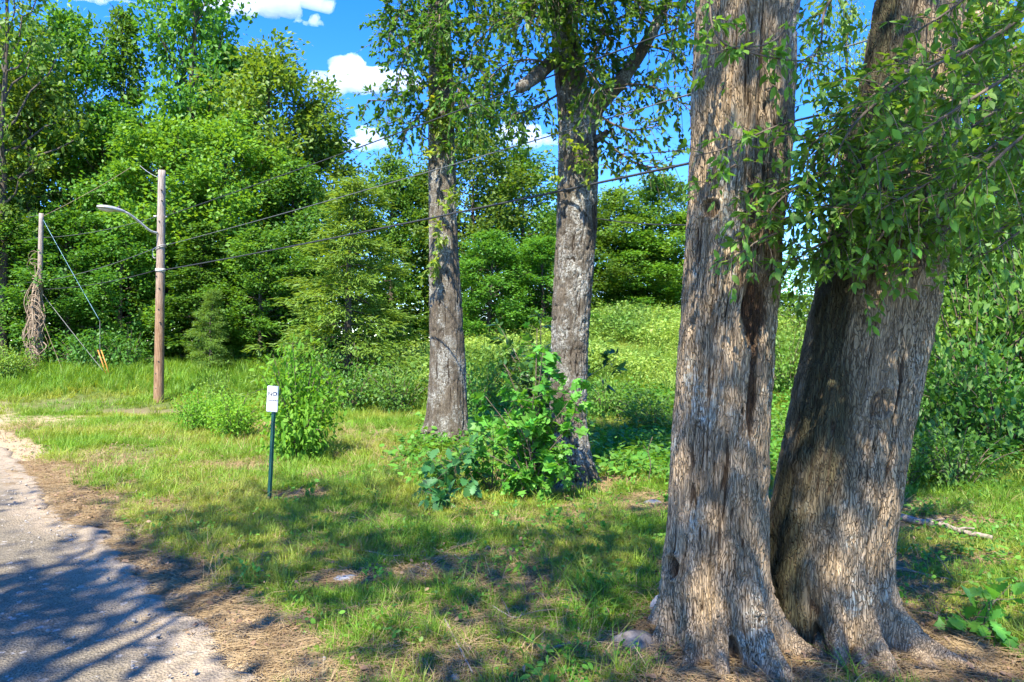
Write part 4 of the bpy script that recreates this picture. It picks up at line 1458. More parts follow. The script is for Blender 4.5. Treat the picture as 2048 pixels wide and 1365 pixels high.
def forest_tree(name, px, depth, top, width, var, mat, label, cat='tree', group=None, base_drop=0.0):
    """stands at photo column px and distance depth, its top reaches photo row top, crown about width photo pixels wide"""
    x = (px - CX) / F * depth
    z0 = float(terr(x, depth))
    ztop = EYE + (CY - top) / F * depth
    hz = (ztop - z0) / 10.0
    hx = (width / F * depth) / 5.6
    e = empty(name, (x, depth, z0), label, cat, group)
    e.rotation_euler = (0, 0, random.uniform(0, 6.28))
    e.scale = (hx, hx, hz)
    key = (var, mat)
    if key not in MV:
        a_, b_ = VAR[var]
        b2 = b_ if len(b_.materials) == 0 else b_.copy()
        b2.materials.clear()
        b2.materials.append(M[mat])
        MV[key] = (a_, b2)
    a_, b_ = MV[key]
    obj('trunk', a_, M['bark_far'], e)
    obj('crown', b_, None, e)
    return e


FG = 'trees of the woods'
FT = [
    # px, depth, top, width, variant, material, label
    (8, 21, -160, 330, 'loose', 'leaf_forest_yellow', 'tall thin-leaved tree at the left edge of the woods, its trunk bare behind the wires'),
    (-60, 25, 40, 420, 'full_a', 'leaf_forest', 'dense tree behind the bare trunk at the left edge of the woods'),
    (150, 27, 42, 300, 'full_b', 'leaf_forest', 'round-topped green tree standing left of the pointed one'),
    (248, 28, -8, 230, 'spire', 'leaf_forest', 'narrow pointed green tree reaching the sky left of the tallest tree'),
    (375, 29, -190, 330, 'tall', 'leaf_forest_deep', 'tallest tree of the woods, its open dark crown running out of the picture'),
    (475, 30, 120, 260, 'full_a', 'leaf_forest', 'green tree between the tallest tree and the broad right-hand crown of the woods'),
    (548, 27, 118, 330, 'full_c', 'leaf_forest_yellow', 'broad yellow-green tree whose crown touches the small cloud'),
    (632, 28, 215, 230, 'full_b', 'leaf_forest_yellow', 'yellow-green tree at the right shoulder of the left woods'),
    (70, 23, 170, 300, 'full_c', 'leaf_forest_yellow', 'yellow-green tree above the vine-wrapped pole'),
    (205, 23.5, 215, 270, 'full_b', 'leaf_forest', 'green tree behind the head of the street lamp'),
    (330, 23, 255, 280, 'full_a', 'leaf_forest', 'dense green tree just behind the wooden lamp pole'),
    (460, 23.5, 260, 290, 'full_c', 'leaf_forest', 'full green tree right of the lamp pole, under the wires'),
    (585, 24, 330, 240, 'full_b', 'leaf_forest_deep', 'dark green tree behind the feathery conifer'),
    (-10, 21.5, 400, 240, 'full_b', 'leaf_forest_deep', 'dark understory tree left of the vine-wrapped pole'),
    (135, 21.5, 430, 230, 'full_a', 'leaf_forest_deep', 'dark understory tree right of the vine-wrapped pole'),
    (250, 21.8, 450, 220, 'full_c', 'leaf_forest_deep', 'dark understory tree below the street lamp'),
    (395, 21.6, 440, 240, 'spire', 'leaf_forest_deep', 'dark pointed understory tree right of the lamp pole'),
    (520, 21.5, 470, 230, 'full_b', 'leaf_forest_deep', 'dark understory tree between the small cedar and the feathery conifer'),
    (420, 19.6, 575, 110, 'conifer', 'leaf_conifer', 'small yellowish cedar in front of the dark understory'),
    (692, 18.5, 352, 330, 'conifer', 'leaf_conifer', 'feathery light green conifer with drooping branches left of the slender trunk'),
    (780, 26, 330, 210, 'full_b', 'leaf_forest', 'green tree behind the feathery conifer, left of the slender trunk'),
    (850, 27, 350, 220, 'full_a', 'leaf_forest_deep', 'dark green tree directly behind the slender trunk'),
    (950, 26.5, 265, 250, 'full_c', 'leaf_forest_yellow', 'tall yellow-green tree in the gap between the two mid-distance trunks'),
    (1045, 28, 315, 240, 'full_c', 'leaf_forest', 'round green tree between the two mid-distance trunks, beside the forked one'),
    (975, 23.5, 470, 200, 'full_b', 'leaf_forest_deep', 'low dark tree above the meadow edge between the two mid-distance trunks'),
    (1085, 24.5, 480, 190, 'full_a', 'leaf_forest_deep', 'low dark tree just left of the forked trunk above the meadow'),
    (1225, 37, 385, 230, 'full_b', 'leaf_forest_yellow', 'rounded yellow-green tree beyond the meadow, right of the forked trunk'),
    (1318, 38, 362, 220, 'full_a', 'leaf_forest', 'rounded green tree beyond the meadow beside the hollow trunk'),
    (1275, 36, 470, 220, 'full_b', 'leaf_forest_deep', 'dark low tree at the top edge of the meadow'),
    (1375, 36, 430, 190, 'full_a', 'leaf_forest', 'green tree mostly hidden by the hollow trunk'),
    (1160, 36, 420, 200, 'full_c', 'leaf_forest', 'green tree beyond the meadow hidden by the forked trunk'),
    (1580, 30, 590, 170, 'full_a', 'leaf_shrub_dark', 'small bushy tree low in the gap between the two nearest trunks'),
    (1930, 17, 60, 400, 'full_b', 'leaf_forest', 'green tree behind the drooping branches at the right'),
    (2090, 12.5, 120, 420, 'full_c', 'leaf_forest_deep', 'dense green tree on the bank at the right edge'),
    (1960, 13.0, 430, 300, 'full_a', 'leaf_forest', 'bushy young tree on the bank right of the leaning trunk'),
    (1690, 22, 0, 200, 'loose', 'leaf_forest_yellow', 'thin yellow-green tree high up between the two nearest trunks'),
    (1720, 24, 430, 190, 'full_c', 'leaf_forest', 'green tree behind the leaning trunk'),
    (1860, 22, 330, 260, 'full_a', 'leaf_forest', 'green tree farther back right of the leaning trunk'),
]
for f in FT:
    nm = 'conifer_tree' if f[4] == 'conifer' else 'forest_tree'
    forest_tree(nm, f[0], f[1], f[2], f[3], f[4], f[5], f[6], 'tree', FG)

# the wood behind the countable trees
RW = np.random.default_rng(333)
cl = []
while len(cl) < 1500:
    pxw, yw = RW.uniform(-350, 1130), RW.uniform(28, 42)
    cl.append(((pxw - CX) / F * yw, yw, 0.6 + RW.uniform(0, 1) ** 1.1 * 6.5))
while len(cl) < 2800:
    pxw, yw = RW.uniform(1100, 2500), RW.uniform(40, 54)
    top_ = 6.5 if pxw < 1400 or pxw > 1720 else 4.4
    cl.append(((pxw - CX) / F * yw, yw, 1.6 + RW.uniform(0, 1) * top_))
cl = np.array(cl)
cl[:, 2] += terr(cl[:, 0], cl[:, 1]) - 0.8
per = 34
pos = np.repeat(cl, per, 0) + RW.normal(0, 1, (len(cl) * per, 3)) * [0.55, 0.55, 0.36]
d_ = RW.normal(0, 1, (len(pos), 3)) * [1, 1, 0.4] + [0, -0.5, 0]
n_ = np.array([0, -0.3, 1.0]) + RW.normal(0, 0.45, (len(pos), 3))
g = Geo()
scatter(g, LEAF2[0], LEAF2[1], pos, frames(d_, n_), 0.27 * RW.uniform(0.6, 1.3, len(pos)), np.clip(np.repeat(RW.uniform(0, 0.6, len(cl)), per) + RW.uniform(0, 0.4, len(pos)), 0, 1))
tag(obj('far_woods', g.build('far_woods'), M['leaf_forest']), 'dark mass of the woods behind the nearer trees', None, None, 'stuff')

# roadside trees behind the camera, whose shade falls on the road
sh = empty('roadside_tree', on_ground(-4.4, -4.3), 'roadside tree across the road whose shade falls on the asphalt', 'tree')
sh.scale = (1.75, 1.75, 1.2)
obj('trunk', VAR['shade'][0], M['bark_far'], sh)
VAR['shade'][1].materials.append(M['leaf_forest'])
obj('crown', VAR['shade'][1], None, sh)

# ------------------------------------------------------------------ shrubs
def gen_shrub(seed, h, r, n, size, tmpl, stems=7, skirt=0.12):
    rng = np.random.default_rng(seed)
    gs, gl = Geo(), Geo()
    pos, dr, nr, rn = [], [], [], []
    for i in range(stems * 4):
        az = rng.uniform(0, 6.28)
        rr = r * math.sqrt(rng.uniform(0.02, 1))
        hh = h * (1 - 0.45 * (rr / r) ** 2) * rng.uniform(0.45, 1.08)
        b = np.array([0.15 * rr * math.cos(az), 0.15 * rr * math.sin(az), -0.03])
        e = np.array([rr * math.cos(az), rr * math.sin(az), hh])
        m_ = (b + e) / 2 + np.array([0, 0, 0.12 * h])
        pl = spline([b, m_, e], 7)
        add_tube(gs, pl, np.linspace(0.009, 0.003, 7) * max(h, .5), 4, caps=False)
        k = max(4, int(n / (stems * 4)))
        f = rng.uniform(0.25, 1.0, k)
        q = pl[(f * 6).astype(int)] + rng.normal(0, 0.13 * r + 0.02, (k, 3))
        q[:, 2] = np.maximum(q[:, 2], skirt * h * rng.uniform(0.3, 1, k))
        out_ = nrm(q - np.array([0, 0, h * 0.35]))
        pos.append(q)
        dr.append(out_ * 0.8 + rng.normal(0, 0.6, (k, 3)) + np.array([0, 0, -0.1]))
        nr.append(np.array([0, 0, 0.9]) + out_ * 0.35 + rng.normal(0, 0.4, (k, 3)))
        rn.append(np.clip(rng.uniform() * 0.6 + rng.uniform(0, 0.4, k), 0, 1))
    pos, dr, nr, rn = map(np.concatenate, (pos, dr, nr, rn))
    scatter(gl, tmpl[0], tmpl[1], pos, frames(dr, nr), size * rng.uniform(0.6, 1.25, len(pos)), rn)
    return gs.build('stem', True), gl.build('foliage', tmpl is not LEAF2)


SV = [gen_shrub(21, 1.0, 0.65, 3600, 0.072, OVATE_LOW, 10), gen_shrub(22, 1.0, 0.75, 3600, 0.068, OVATE_LOW, 10), gen_shrub(23, 1.0, 0.9, 1300, 0.085, LEAF2), gen_shrub(24, 1.0, 1.0, 1500, 0.095, LEAF2)]


def shrub(px, depth, hgt, wid, v, mat, label, group='bushes at the edge of the grass'):
    x = (px - CX) / F * depth
    e = empty('shrub', on_ground(x, depth), label, 'bush', group)
    e.rotation_euler = (0, 0, random.uniform(0, 6.28))
    rr = (0.65, 0.75, 0.9, 1.0)[v]
    e.scale = (wid / (2.2 * rr), wid / (2.2 * rr), hgt)
    key = ('s%d' % v, mat)
    if key not in MV:
        a_, b_ = SV[v]
        b2 = b_ if len(b_.materials) == 0 else b_.copy()
        b2.materials.clear()
        b2.materials.append(M[mat])
        MV[key] = (a_, b2)
    obj('stem', MV[key][0], M['twig'], e)
    obj('foliage', MV[key][1], None, e)
    return e


shrub(600, 9.3, 1.6, 1.4, 0, 'leaf_shrub_pale', 'bright green bush right behind the white sign')
shrub(465, 11.0, 0.85, 1.15, 1, 'leaf_shrub_pale', 'low bright bush between the lamp pole and the sign')
shrub(400, 11.8, 0.85, 1.05, 1, 'leaf_shrub_pale', 'leftmost low bright bush, beside the foot of the lamp pole')
shrub(440, 13.5, 1.0, 0.8, 0, 'leaf_shrub', 'taller pale bush behind the low bright bushes')
shrub(700, 15.5, 1.3, 2.2, 3, 'leaf_shrub_dark', 'wide green bush under the feathery conifer')
shrub(800, 15.0, 1.2, 2.0, 2, 'leaf_shrub_dark', 'green bush touching the left side of the slender trunk')
shrub(620, 17.0, 1.5, 2.0, 3, 'leaf_shrub_dark', 'green bush behind the bush of the white sign')
shrub(20, 18.5, 1.15, 1.6, 1, 'leaf_shrub', 'bright bush left of the vine-wrapped pole')
shrub(180, 20.0, 1.4, 2.4, 3, 'leaf_shrub_dark', 'bush around the orange guy-wire guard')
shrub(260, 20.2, 1.5, 2.4, 2, 'leaf_shrub_dark', 'bush between the guy wire and the lamp pole')
shrub(960, 14.5, 1.3, 1.8, 3, 'leaf_shrub_dark', 'green bush seen between the slender trunk and the maple sapling')
shrub(1210, 13.5, 0.9, 1.8, 2, 'leaf_shrub', 'low green bush right of the forked trunk at the meadow foot')
shrub(1310, 12.0, 0.7, 1.9, 3, 'leaf_shrub', 'low green bush left of the hollow trunk at the meadow foot')
shrub(1570, 15.0, 1.5, 1.9, 2, 'leaf_shrub', 'sunny green bush in the gap between the two nearest trunks')
shrub(1600, 10.5, 0.6, 1.2, 3, 'leaf_shrub', 'small low bush at ground level in the gap between the two nearest trunks')
shrub(1880, 9.0, 1.7, 2.0, 3, 'leaf_shrub_dark', 'leafy bush just right of the leaning trunk')
shrub(2000, 8.6, 1.6, 2.2, 3, 'leaf_shrub_dark', 'leafy bush at the right edge beside the grass')
shrub(1950, 10.5, 2.4, 2.6, 2, 'leaf_shrub', 'taller leafy bush rising behind the two bushes right of the leaning trunk')
shrub(2080, 10.5, 2.6, 2.8, 3, 'leaf_shrub_dark', 'tall leafy bush partly cut off by the right edge')
shrub(1850, 12.5, 1.8, 2.2, 2, 'leaf_shrub', 'bush farther back right of the leaning trunk')
shrub(1800, 7.3, 0.7, 1.0, 3, 'leaf_shrub', 'low bush touching the right side of the leaning trunk')
shrub(1910, 7.2, 0.85, 1.4, 2, 'leaf_shrub_dark', 'low bush in front of the leafy bank')

shrub(1185, 27.0, 0.95, 2.8, 2, 'leaf_shrub', 'bush on the meadow crest just right of the forked trunk')
shrub(1260, 30.0, 1.1, 3.4, 3, 'leaf_shrub_dark', 'dark bush on the meadow crest midway between the forked trunk and the hollow trunk')
shrub(1345, 29.0, 1.05, 3.2, 2, 'leaf_shrub', 'bush on the meadow crest beside the hollow trunk')
shrub(1060, 24.0, 0.95, 3.0, 3, 'leaf_shrub_dark', 'bush on the meadow crest just left of the forked trunk')
shrub(985, 22.0, 0.85, 2.6, 2, 'leaf_shrub', 'bush on the meadow crest right of the slender trunk')
shrub(1630, 24.0, 1.8, 3.0, 3, 'leaf_shrub', 'bush on the crest behind the leaning trunk')

# dark big-leaved bush behind the maple sapling
RB = np.random.default_rng(611)
p0 = np.array(on_ground((1080 - CX) / F * 9.6, 9.6))
db = empty('shrub', tuple(p0), 'dark glossy big-leaved bush behind the maple sapling against the meadow', 'bush', 'bushes at the edge of the grass')
bs = []
for i in range(11):
    e_ = np.array([RB.uniform(-1.0, 1.15), RB.uniform(-0.4, 0.4), RB.uniform(0.9, 2.0)])
    bs.append(branch(db, [np.array([0.05 * RB.normal(), 0, -0.05]), e_ * [0.35, 0.5, 0.6], e_], 0.012, 0.004, n=9))
tw, pos, dr, nr = leafy(RB, bs, 0.24, 10, 6, 0.13, 1.0, 0.3)
k_ = pos[:, 2] > 0.5
build_twigs(db, tw, 0.003, 0.0015, M['twig'])


def build_leaves_local(parent, loc, *args, **kw):
    """leaves given in the plant's own frame; picks the largest in view with the plant's place added"""
    rng, tmpl, pos_, dr_, nr_, size, mat, singles = args
    build_leaves(parent, rng, tmpl, pos_ + loc, dr_, nr_, size, mat, singles, **kw)
    from mathutils import Matrix
    for ch in parent.children:
        if ch.name.startswith(('leaf', 'foliage')):
            ch.matrix_parent_inverse = Matrix.Translation(Vector((-loc).tolist()))


build_leaves_local(db, p0, RB, OVATE, pos[k_], dr[k_], nr[k_], 0.14, M['leaf_dark'], 200)


def sapling(name, label, cat, px, depth, ends, rng, tmpl, size, mat, r0, twl, dens, lpt, singles, group=None, spread=1.0):
    loc = np.array(on_ground((px - CX) / F * depth, depth))
    e = empty(name, tuple(loc), label, cat, group)
    ends = [np.asarray(q, float) * ((0.95, 0.95, 1.0) if name == 'maple_sapling' else (1, 1, 1)) for q in ends]
    bs_ = []
    for en in ends:
        en = np.asarray(en, float)
        st = np.array([0.03 * rng.normal(), 0.03 * rng.normal(), -0.04])
        bs_.append(branch(e, [st, en * [0.35, 0.35, 0.62] + rng.normal(0, 0.02, 3), en], r0, r0 * 0.3, n=10))
    tw_, pos_, dr_, nr_ = leafy(rng, bs_, twl, dens, lpt, size, spread, 0.35)
    pos_[:, 2] = np.maximum(pos_[:, 2], 0.03)
    build_twigs(e, tw_, r0 * 0.3, r0 * 0.14, M['twig'])
    build_leaves_local(e, loc, rng, tmpl, pos_, dr_, nr_, size, mat, singles)
    return e


# maple sapling between the two mid trunks (about 6.9 m away)
RS = np.random.default_rng(701)
ends = [(0.05, 0, 1.75), (0.25, -0.1, 1.45), (0.48, 0.1, 1.25), (0.52, -0.15, 0.85), (-0.28, -0.1, 1.35), (-0.5, 0, 1.05), (-0.62, -0.1, 0.75), (-0.45, -0.25, 0.5),
        (0.3, -0.3, 0.7), (0.0, -0.3, 1.1), (0.35, -0.25, 1.0), (0.1, -0.2, 1.5), (-0.3, -0.2, 0.95), (0.55, 0.0, 1.05), (-0.15, -0.35, 0.8), (0.42, -0.2, 0.45), (-0.1, -0.3, 0.4), (0.15, 0.25, 1.2)]
sapling('maple_sapling', 'bright green maple sapling growing against the foot of the forked trunk', 'sapling', 1065, 6.95, ends, RS, MAPLE, 0.105, M['leaf_maple'], 0.010, 0.20, 10, 5.2, 300)
sapling('maple_sapling', 'lower loose maple sapling between the slender trunk and the taller maple sapling', 'sapling', 985, 7.15,
        [(-0.35, -0.1, 0.55), (0.3, -0.1, 0.62), (0.0, 0.0, 0.75), (-0.55, 0.05, 0.38), (0.15, -0.25, 0.4), (-0.15, -0.3, 0.3), (0.5, 0, 0.4)], RS, MAPLE, 0.09, M['leaf_maple'], 0.007, 0.18, 9, 5, 160)
# oak seedlings
sapling('oak_seedling', 'blue-green lobed oak seedling in front of the slender trunk', 'seedling', 905, 7.0, [(-0.2, -0.1, 0.42), (0.12, -0.1, 0.5), (0.28, 0.0, 0.62), (-0.05, -0.2, 0.3), (-0.3, -0.2, 0.22), (0.2, -0.25, 0.3)],
        RS, OAK, 0.14, M['leaf_oak'], 0.006, 0.13, 12, 4.5, 200, 'oak seedlings')
sapling('oak_seedling', 'low broad-leaved oak seedling nearest the camera, left of the bare soil patch', 'seedling', 885, 6.55, [(-0.12, -0.12, 0.2), (0.1, -0.1, 0.22), (0.0, -0.2, 0.14), (-0.2, 0.02, 0.16)],
        RS, OVATE, 0.12, M['leaf_oak'], 0.005, 0.09, 14, 4.5, 120, 'oak seedlings')
sapling('oak_seedling', 'oak seedling with jagged leaves at the bottom right corner', 'seedling', 1945, 3.75, [(-0.22, 0.05, 0.16), (0.02, -0.1, 0.12), (-0.05, -0.2, 0.10), (0.2, -0.05, 0.2), (0.28, 0.1, 0.22)],
        RS, OAK, 0.15, M['leaf_maple'], 0.004, 0.08, 9, 3, 60, 'oak seedlings')
sapling('round_leaf_plant', 'lime green round-leaved plant at the foot of the slender trunk', 'plant', 882, 7.35, [(-0.1, -0.1, 0.42), (0.05, -0.1, 0.36), (0.14, 0, 0.48), (-0.2, 0, 0.3), (0.0, -0.2, 0.22)],
        RS, ROUND, 0.065, M['leaf_lime'], 0.004, 0.13, 20, 6, 140)
for (wx, wd, lab) in ((1120, 6.1, 'small green weed below the maple sapling on the bare soil'), (1165, 5.6, 'small leafy weed in the grass below the forked trunk'), (1340, 6.2, 'leafy weed in the grass left of the hollow trunk'),
                      (618, 6.9, 'small green weed by the foot of the white sign'), (1010, 5.9, 'small leafy weed right of the low oak seedling')):
    sapling('weed', lab, 'weed', wx, wd, [(-0.12, -0.05, 0.14), (0.12, 0, 0.16), (0.0, -0.12, 0.12)], RS, MAPLE if wx > 1000 else ROUND, 0.05, M['leaf_maple'], 0.003, 0.08, 12, 3, 40, 'leafy weeds in the grass')
# thin bare stem in the grass
g = Geo()
b0 = ground_at(1296, 968)
add_tube(g, spline([b0, b0 + [0.03, 0, 0.22], b0 + [0.0, 0, 0.36], b0 + [0.05, 0, 0.52]], 10), np.linspace(0.006, 0.003, 10), 5)
add_tube(g, spline([b0 + [0.0, 0, 0.34], b0 + [-0.05, 0, 0.42]], 4), 0.003, 4)
tag(obj('dead_weed', g.build('dead_weed', True), M['twig']), 'thin dead weed standing in the grass left of the hollow trunk', 'weed')


# ------------------------------------------------------------------ utility pole, lamp, wires
DP = 16.4
pb_ = P(317, 820, DP)
zb = float(terr(pb_[0], DP))
pole_top = P(324, 341, DP)
up = empty('utility_pole', (0, 0, 0), 'wooden utility pole beside the road, greying to the top, with a street lamp arm', 'utility pole')
g = Geo()
n = 40
line = np.linspace(0, 1, n)[:, None] * (pole_top - np.array([pb_[0], DP, zb - 0.3])) + np.array([pb_[0], DP, zb - 0.3])
add_tube(g, line, np.linspace(0.115, 0.082, n) * (1 + 0.03 * (vnoise(np.arange(n) * 0.7, 3.1) - 0.5)), 18)
obj('shaft', g.build('shaft', True), M['pole_main'], up)


def pole_at(py):
    f_ = (py - 820) / (341 - 820)
    return np.array([pb_[0], DP, zb]) + f_ * (pole_top - np.array([pb_[0], DP, zb]))


for py in (383, 405, 447, 500, 560, 585, 628, 655, 735, 760, 790):
    g = Geo()
    c = pole_at(py) + np.array([random.uniform(-0.05, 0.06), -0.10, 0])
    add_tube(g, np.stack([c + [0, 0.03, 0], c + [0, -0.012, 0]]), 0.016, 8)
    obj('bolt', g.build('bolt', True), M['cable'], up)
g = Geo()
c = pole_at(547)
add_tube(g, np.stack([c + [0, 0, -0.035], c + [0, 0, 0.035]]), 0.112, 18)
obj('clamp_band', g.build('clamp_band', True), M['porcelain'], up)
g = Geo()
for dz, rr in ((-0.02, 0.108), (0.02, 0.108)):
    c = pole_at(500) + np.array([0, 0, dz])
    th = np.linspace(0, 2 * np.pi, 20)
    add_tube(g, c + np.stack([rr * np.cos(th), rr * np.sin(th), 0.05 * np.cos(th)], -1), 0.009, 5, caps=False)
add_tube(g, spline([pole_at(500) + [-0.1, -0.05, 0.0], pole_at(505) + [-0.17, -0.05, -0.03], pole_at(512) + [-0.15, -0.05, -0.1], pole_at(512) + [-0.09, -0.06, -0.12]], 12), 0.008, 5)
obj('tie_wire', g.build('tie_wire', True), M['galv'], up)
for py, sx in ((436, -1), (437, 1)):
    g = Geo()
    c = pole_at(py) + np.array([sx * 0.085, -0.04, 0])
    add_tube(g, np.stack([c, c + [sx * 0.03, 0, 0], c + [sx * 0.045, 0, 0], c + [sx * 0.07, 0, 0]]), [0.010, 0.022, 0.018, 0.022], 10)
    obj('insulator', g.build('insulator', True), M['porcelain'], up)

# street lamp: bracket arm + cobra head
lamp = empty('street_lamp', (0, 0, 0), 'grey cobra-head street lamp on a curved arm', 'street lamp')
arm = spline([P(315, 466, DP - 0.1), P(300, 461, DP - 0.25), P(278, 443, DP - 0.45), P(258, 428, DP - 0.65), P(244, 422, DP - 0.75)], 24)
g = Geo()
add_tube(g, arm, np.linspace(0.026, 0.028, 24), 10)
obj('arm', g.build('arm', True), M['galv'], lamp)
h0, h1 = P(250, 424, DP - 0.70), P(193, 413, DP - 1.15)
ax = nrm(h1 - h0)
sd = nrm(np.cross(ax, [0, 0, 1]))
upv = np.cross(sd, ax)
prof = [(0, 0.035, 0.035), (0.1, 0.06, 0.05), (0.25, 0.085, 0.065), (0.45, 0.12, 0.075), (0.7, 0.135, 0.07), (0.88, 0.11, 0.055), (0.97, 0.06, 0.035), (1.0, 0.015, 0.012)]
L_ = np.linalg.norm(h1 - h0)
V = []
seg = 16
th = np.linspace(0, 2 * np.pi, seg, endpoint=False)
for (t_, w_, hh_) in prof:
    c = h0 + ax * L_ * t_
    for a_ in th:
        zz = math.sin(a_)
        V.append(c + sd * w_ * math.cos(a_) + upv * (hh_ * zz if zz > 0 else 0.45 * hh_ * zz))
i = np.arange(len(prof) - 1)[:, None] * seg
j = np.arange(seg)[None, :]
q = np.stack([i + j, i + (j + 1) % seg, i + seg + (j + 1) % seg, i + seg + j], -1).reshape(-1, 4)
obj('lamp_head', mesh_np('lamp_head', np.array(V), q, None, True), M['galv'], lamp)
g = Geo()
c = h0 + ax * L_ * 0.66 - upv * 0.028
lv = []
for (t_, r_) in ((0, 1.0), (0.5, 0.85), (1, 0.45)):
    for a_ in th:
        lv.append(c + ax * 0.17 * r_ * math.cos(a_) + sd * 0.10 * r_ * math.sin(a_) - upv * 0.045 * t_)
lv.append(c - upv * 0.05)
q = np.vstack([np.stack([np.arange(seg) + k * seg, (np.arange(seg) + 1) % seg + k * seg, (np.arange(seg) + 1) % seg + (k + 1) * seg, np.arange(seg) + (k + 1) * seg], -1) for k in (0, 1)])
g.add(np.array(lv), q)
g.t.append(np.array([[2 * seg + k, 2 * seg + (k + 1) % seg, 3 * seg] for k in range(seg)]))
obj('lens', g.build('lens', True), M['lens'], lamp)
g = Geo()
c = h0 + ax * L_ * 0.22 + upv * 0.07
add_tube(g, np.stack([c - upv * 0.02, c + upv * 0.03, c + upv * 0.045]), [0.03, 0.03, 0.015], 10)
obj('photocell', g.build('photocell', True), M['cable'], lamp)

# smaller pole wrapped in dead vines
DL = 20.0
lb = P(76, 748, DL)
lz = float(terr(lb[0], DL))
lt = P(83, 427, DL)
lp = empty('utility_pole', (0, 0, 0), 'shorter grey pole wrapped in dead vines near the left edge', 'utility pole')
g = Geo()
b_ = np.array([lb[0], DL, lz - 0.3])
n = 30
add_tube(g, b_ + np.linspace(0, 1, n)[:, None] * (lt - b_), np.linspace(0.085, 0.060, n), 14)
obj('shaft', g.build('shaft', True), M['pole_main'], lp)
RV = np.random.default_rng(811)
dv = empty('dead_vine', (0, 0, 0), 'tangle of dead brown vines hanging on the shorter pole', 'vine')
for i in range(46):
    zt = RV.uniform(0.25, 1.0)
    top = np.array([lb[0], DL, lz]) + (lt - np.array([lb[0], DL, lz])) * (0.30 + 0.38 * zt) + RV.normal(0, 0.05, 3) + [0, -0.08, 0]
    bot = np.array([lb[0] + RV.normal(0, 0.13), DL - RV.uniform(0.02, 0.25), lz + RV.uniform(-0.05, 0.9)])
    mids = [top * (1 - f_) + bot * f_ + np.array([RV.normal(0, 0.10), -0.06 + RV.normal(0, 0.05), 0]) for f_ in (0.3, 0.6, 0.82)]
    g = Geo()
    add_tube(g, spline([top] + mids + [bot], 20), np.linspace(0.016, 0.009, 20) * RV.uniform(0.6, 1.7), 5)
    obj('strand', g.build('strand', True), M['vine'], dv)
for i in range(26):
    f_ = RV.uniform(0.1, 0.72)
    c = np.array([lb[0], DL - 0.1, lz]) + (lt - np.array([lb[0], DL, lz])) * f_
    rr = RV.uniform(0.08, 0.28)
    th = np.linspace(RV.uniform(0, 6), RV.uniform(8, 11), 16)
    loop = c + np.stack([rr * np.cos(th), -0.1 + 0.12 * np.sin(th * 0.7), rr * 0.9 * np.sin(th)], -1)
    g = Geo()
    add_tube(g, loop, RV.uniform(0.006, 0.012), 4)
    obj('tendril', g.build('tendril', True), M['vine'], dv)


def sag(a_, b_, s_, n=60):
    t = np.linspace(0, 1, n)[:, None]
    p = a_ * (1 - t) + b_ * t
    p[:, 2] -= (4 * s_ * t * (1 - t))[:, 0]
    return p


def wire(pts, r, mat, label, group='overhead wires', name='overhead_wire', cat='wire'):
    g_ = Geo()
    add_tube(g_, pts, r, 6)
    tag(obj(name, g_.build(name, True), mat), label, cat, group)


def far_right(py_end):
    return P(1400, py_end, 6.3)


def run(py_pole, pyend, r, s_, mat, label):
    a_ = pole_at(py_pole) + np.array([0.09, -0.05, 0])
    b1 = far_right(pyend)
    b_ = b1 + (b1 - a_) * 1.3
    b_[2] = b1[2] + (b1[2] - a_[2]) * 0.6
    p1 = sag(a_, b_, s_)
    # lift so that the wire passes b1 in spite of the sag
    t1_ = 1 / 2.3
    want = b1[2]
    got = a_[2] * (1 - t1_) + b_[2] * t1_ - 4 * s_ * t1_ * (1 - t1_)
    p1[:, 2] += np.linspace(0, 1, len(p1)) * (want - got) / t1_
    wire(p1, r, mat, label)


run(547, 322, 0.0125, 0.22, M['cable'], 'thick black cable from the white band of the lamp pole, crossing both mid-distance trunks')
run(497, 182, 0.0065, 0.22, M['cable_grey'], 'thin grey wire rising right from the tie wires of the lamp pole')
run(437, 40, 0.0085, 0.20, M['cable'], 'wire from the white insulator of the lamp pole that climbs highest across the cloud')
# spans between the two poles and on to the left
lx = lambda py: np.array([lb[0], DL, lz]) + (lt - np.array([lb[0], DL, lz])) * ((py - 748) / (427 - 748))
for (pp, pl, r, m_, lab1, lab2) in (
        (436, 475, 0.006, M['cable_grey'], 'thin wire between the two poles passing just under the lamp arm', 'second wire from the top running left off the vine-wrapped pole'),
        (500, 562, 0.007, M['cable_grey'], 'wire between the tie wires of the lamp pole and the top of the vine tangle', 'third wire from the top running left off the vine-wrapped pole'),
        (547, 578, 0.009, M['cable'], 'black cable between the white band of the lamp pole and the vine tangle', 'lowest wire running left off the vine-wrapped pole')):
    a_ = pole_at(pp) + np.array([-0.1, 0, 0])
    b_ = lx(pl) + np.array([0.07, 0, 0])
    wire(sag(a_, b_, 0.10), r, m_, lab1)
    e_ = b_ + np.array([-8.0, 5.0, 0.25])
    wire(sag(b_ - [0.14, 0, 0], e_, 0.12), r * 1.1, M['cable_grey'], lab2)
b_ = lx(430) + np.array([-0.07, 0, 0])
wire(sag(b_, b_ + np.array([-8, 5.0, 0.25]), 0.1), 0.007, M['cable_grey'], 'topmost wire running left off the tip of the vine-wrapped pole')
wire(sag(lx(432) + [0.06, 0, 0], P(262, 335, 20.8), 0.05), 0.006, M['vine'], 'brown wire rising right from the tip of the vine-wrapped pole into the leaves')
wire(sag(pole_at(356) + [-0.07, -0.04, 0], P(280, 331, DP + 1.6), 0.03), 0.006, M['galv'], 'short pale wire rising left from the top of the lamp pole into the leaves')
wire(sag(P(1195, 437, 7.55), P(1378, 450, 6.2), 0.02, 20), 0.006, M['cable'], 'short dark service wire between the forked trunk and the hollow trunk')
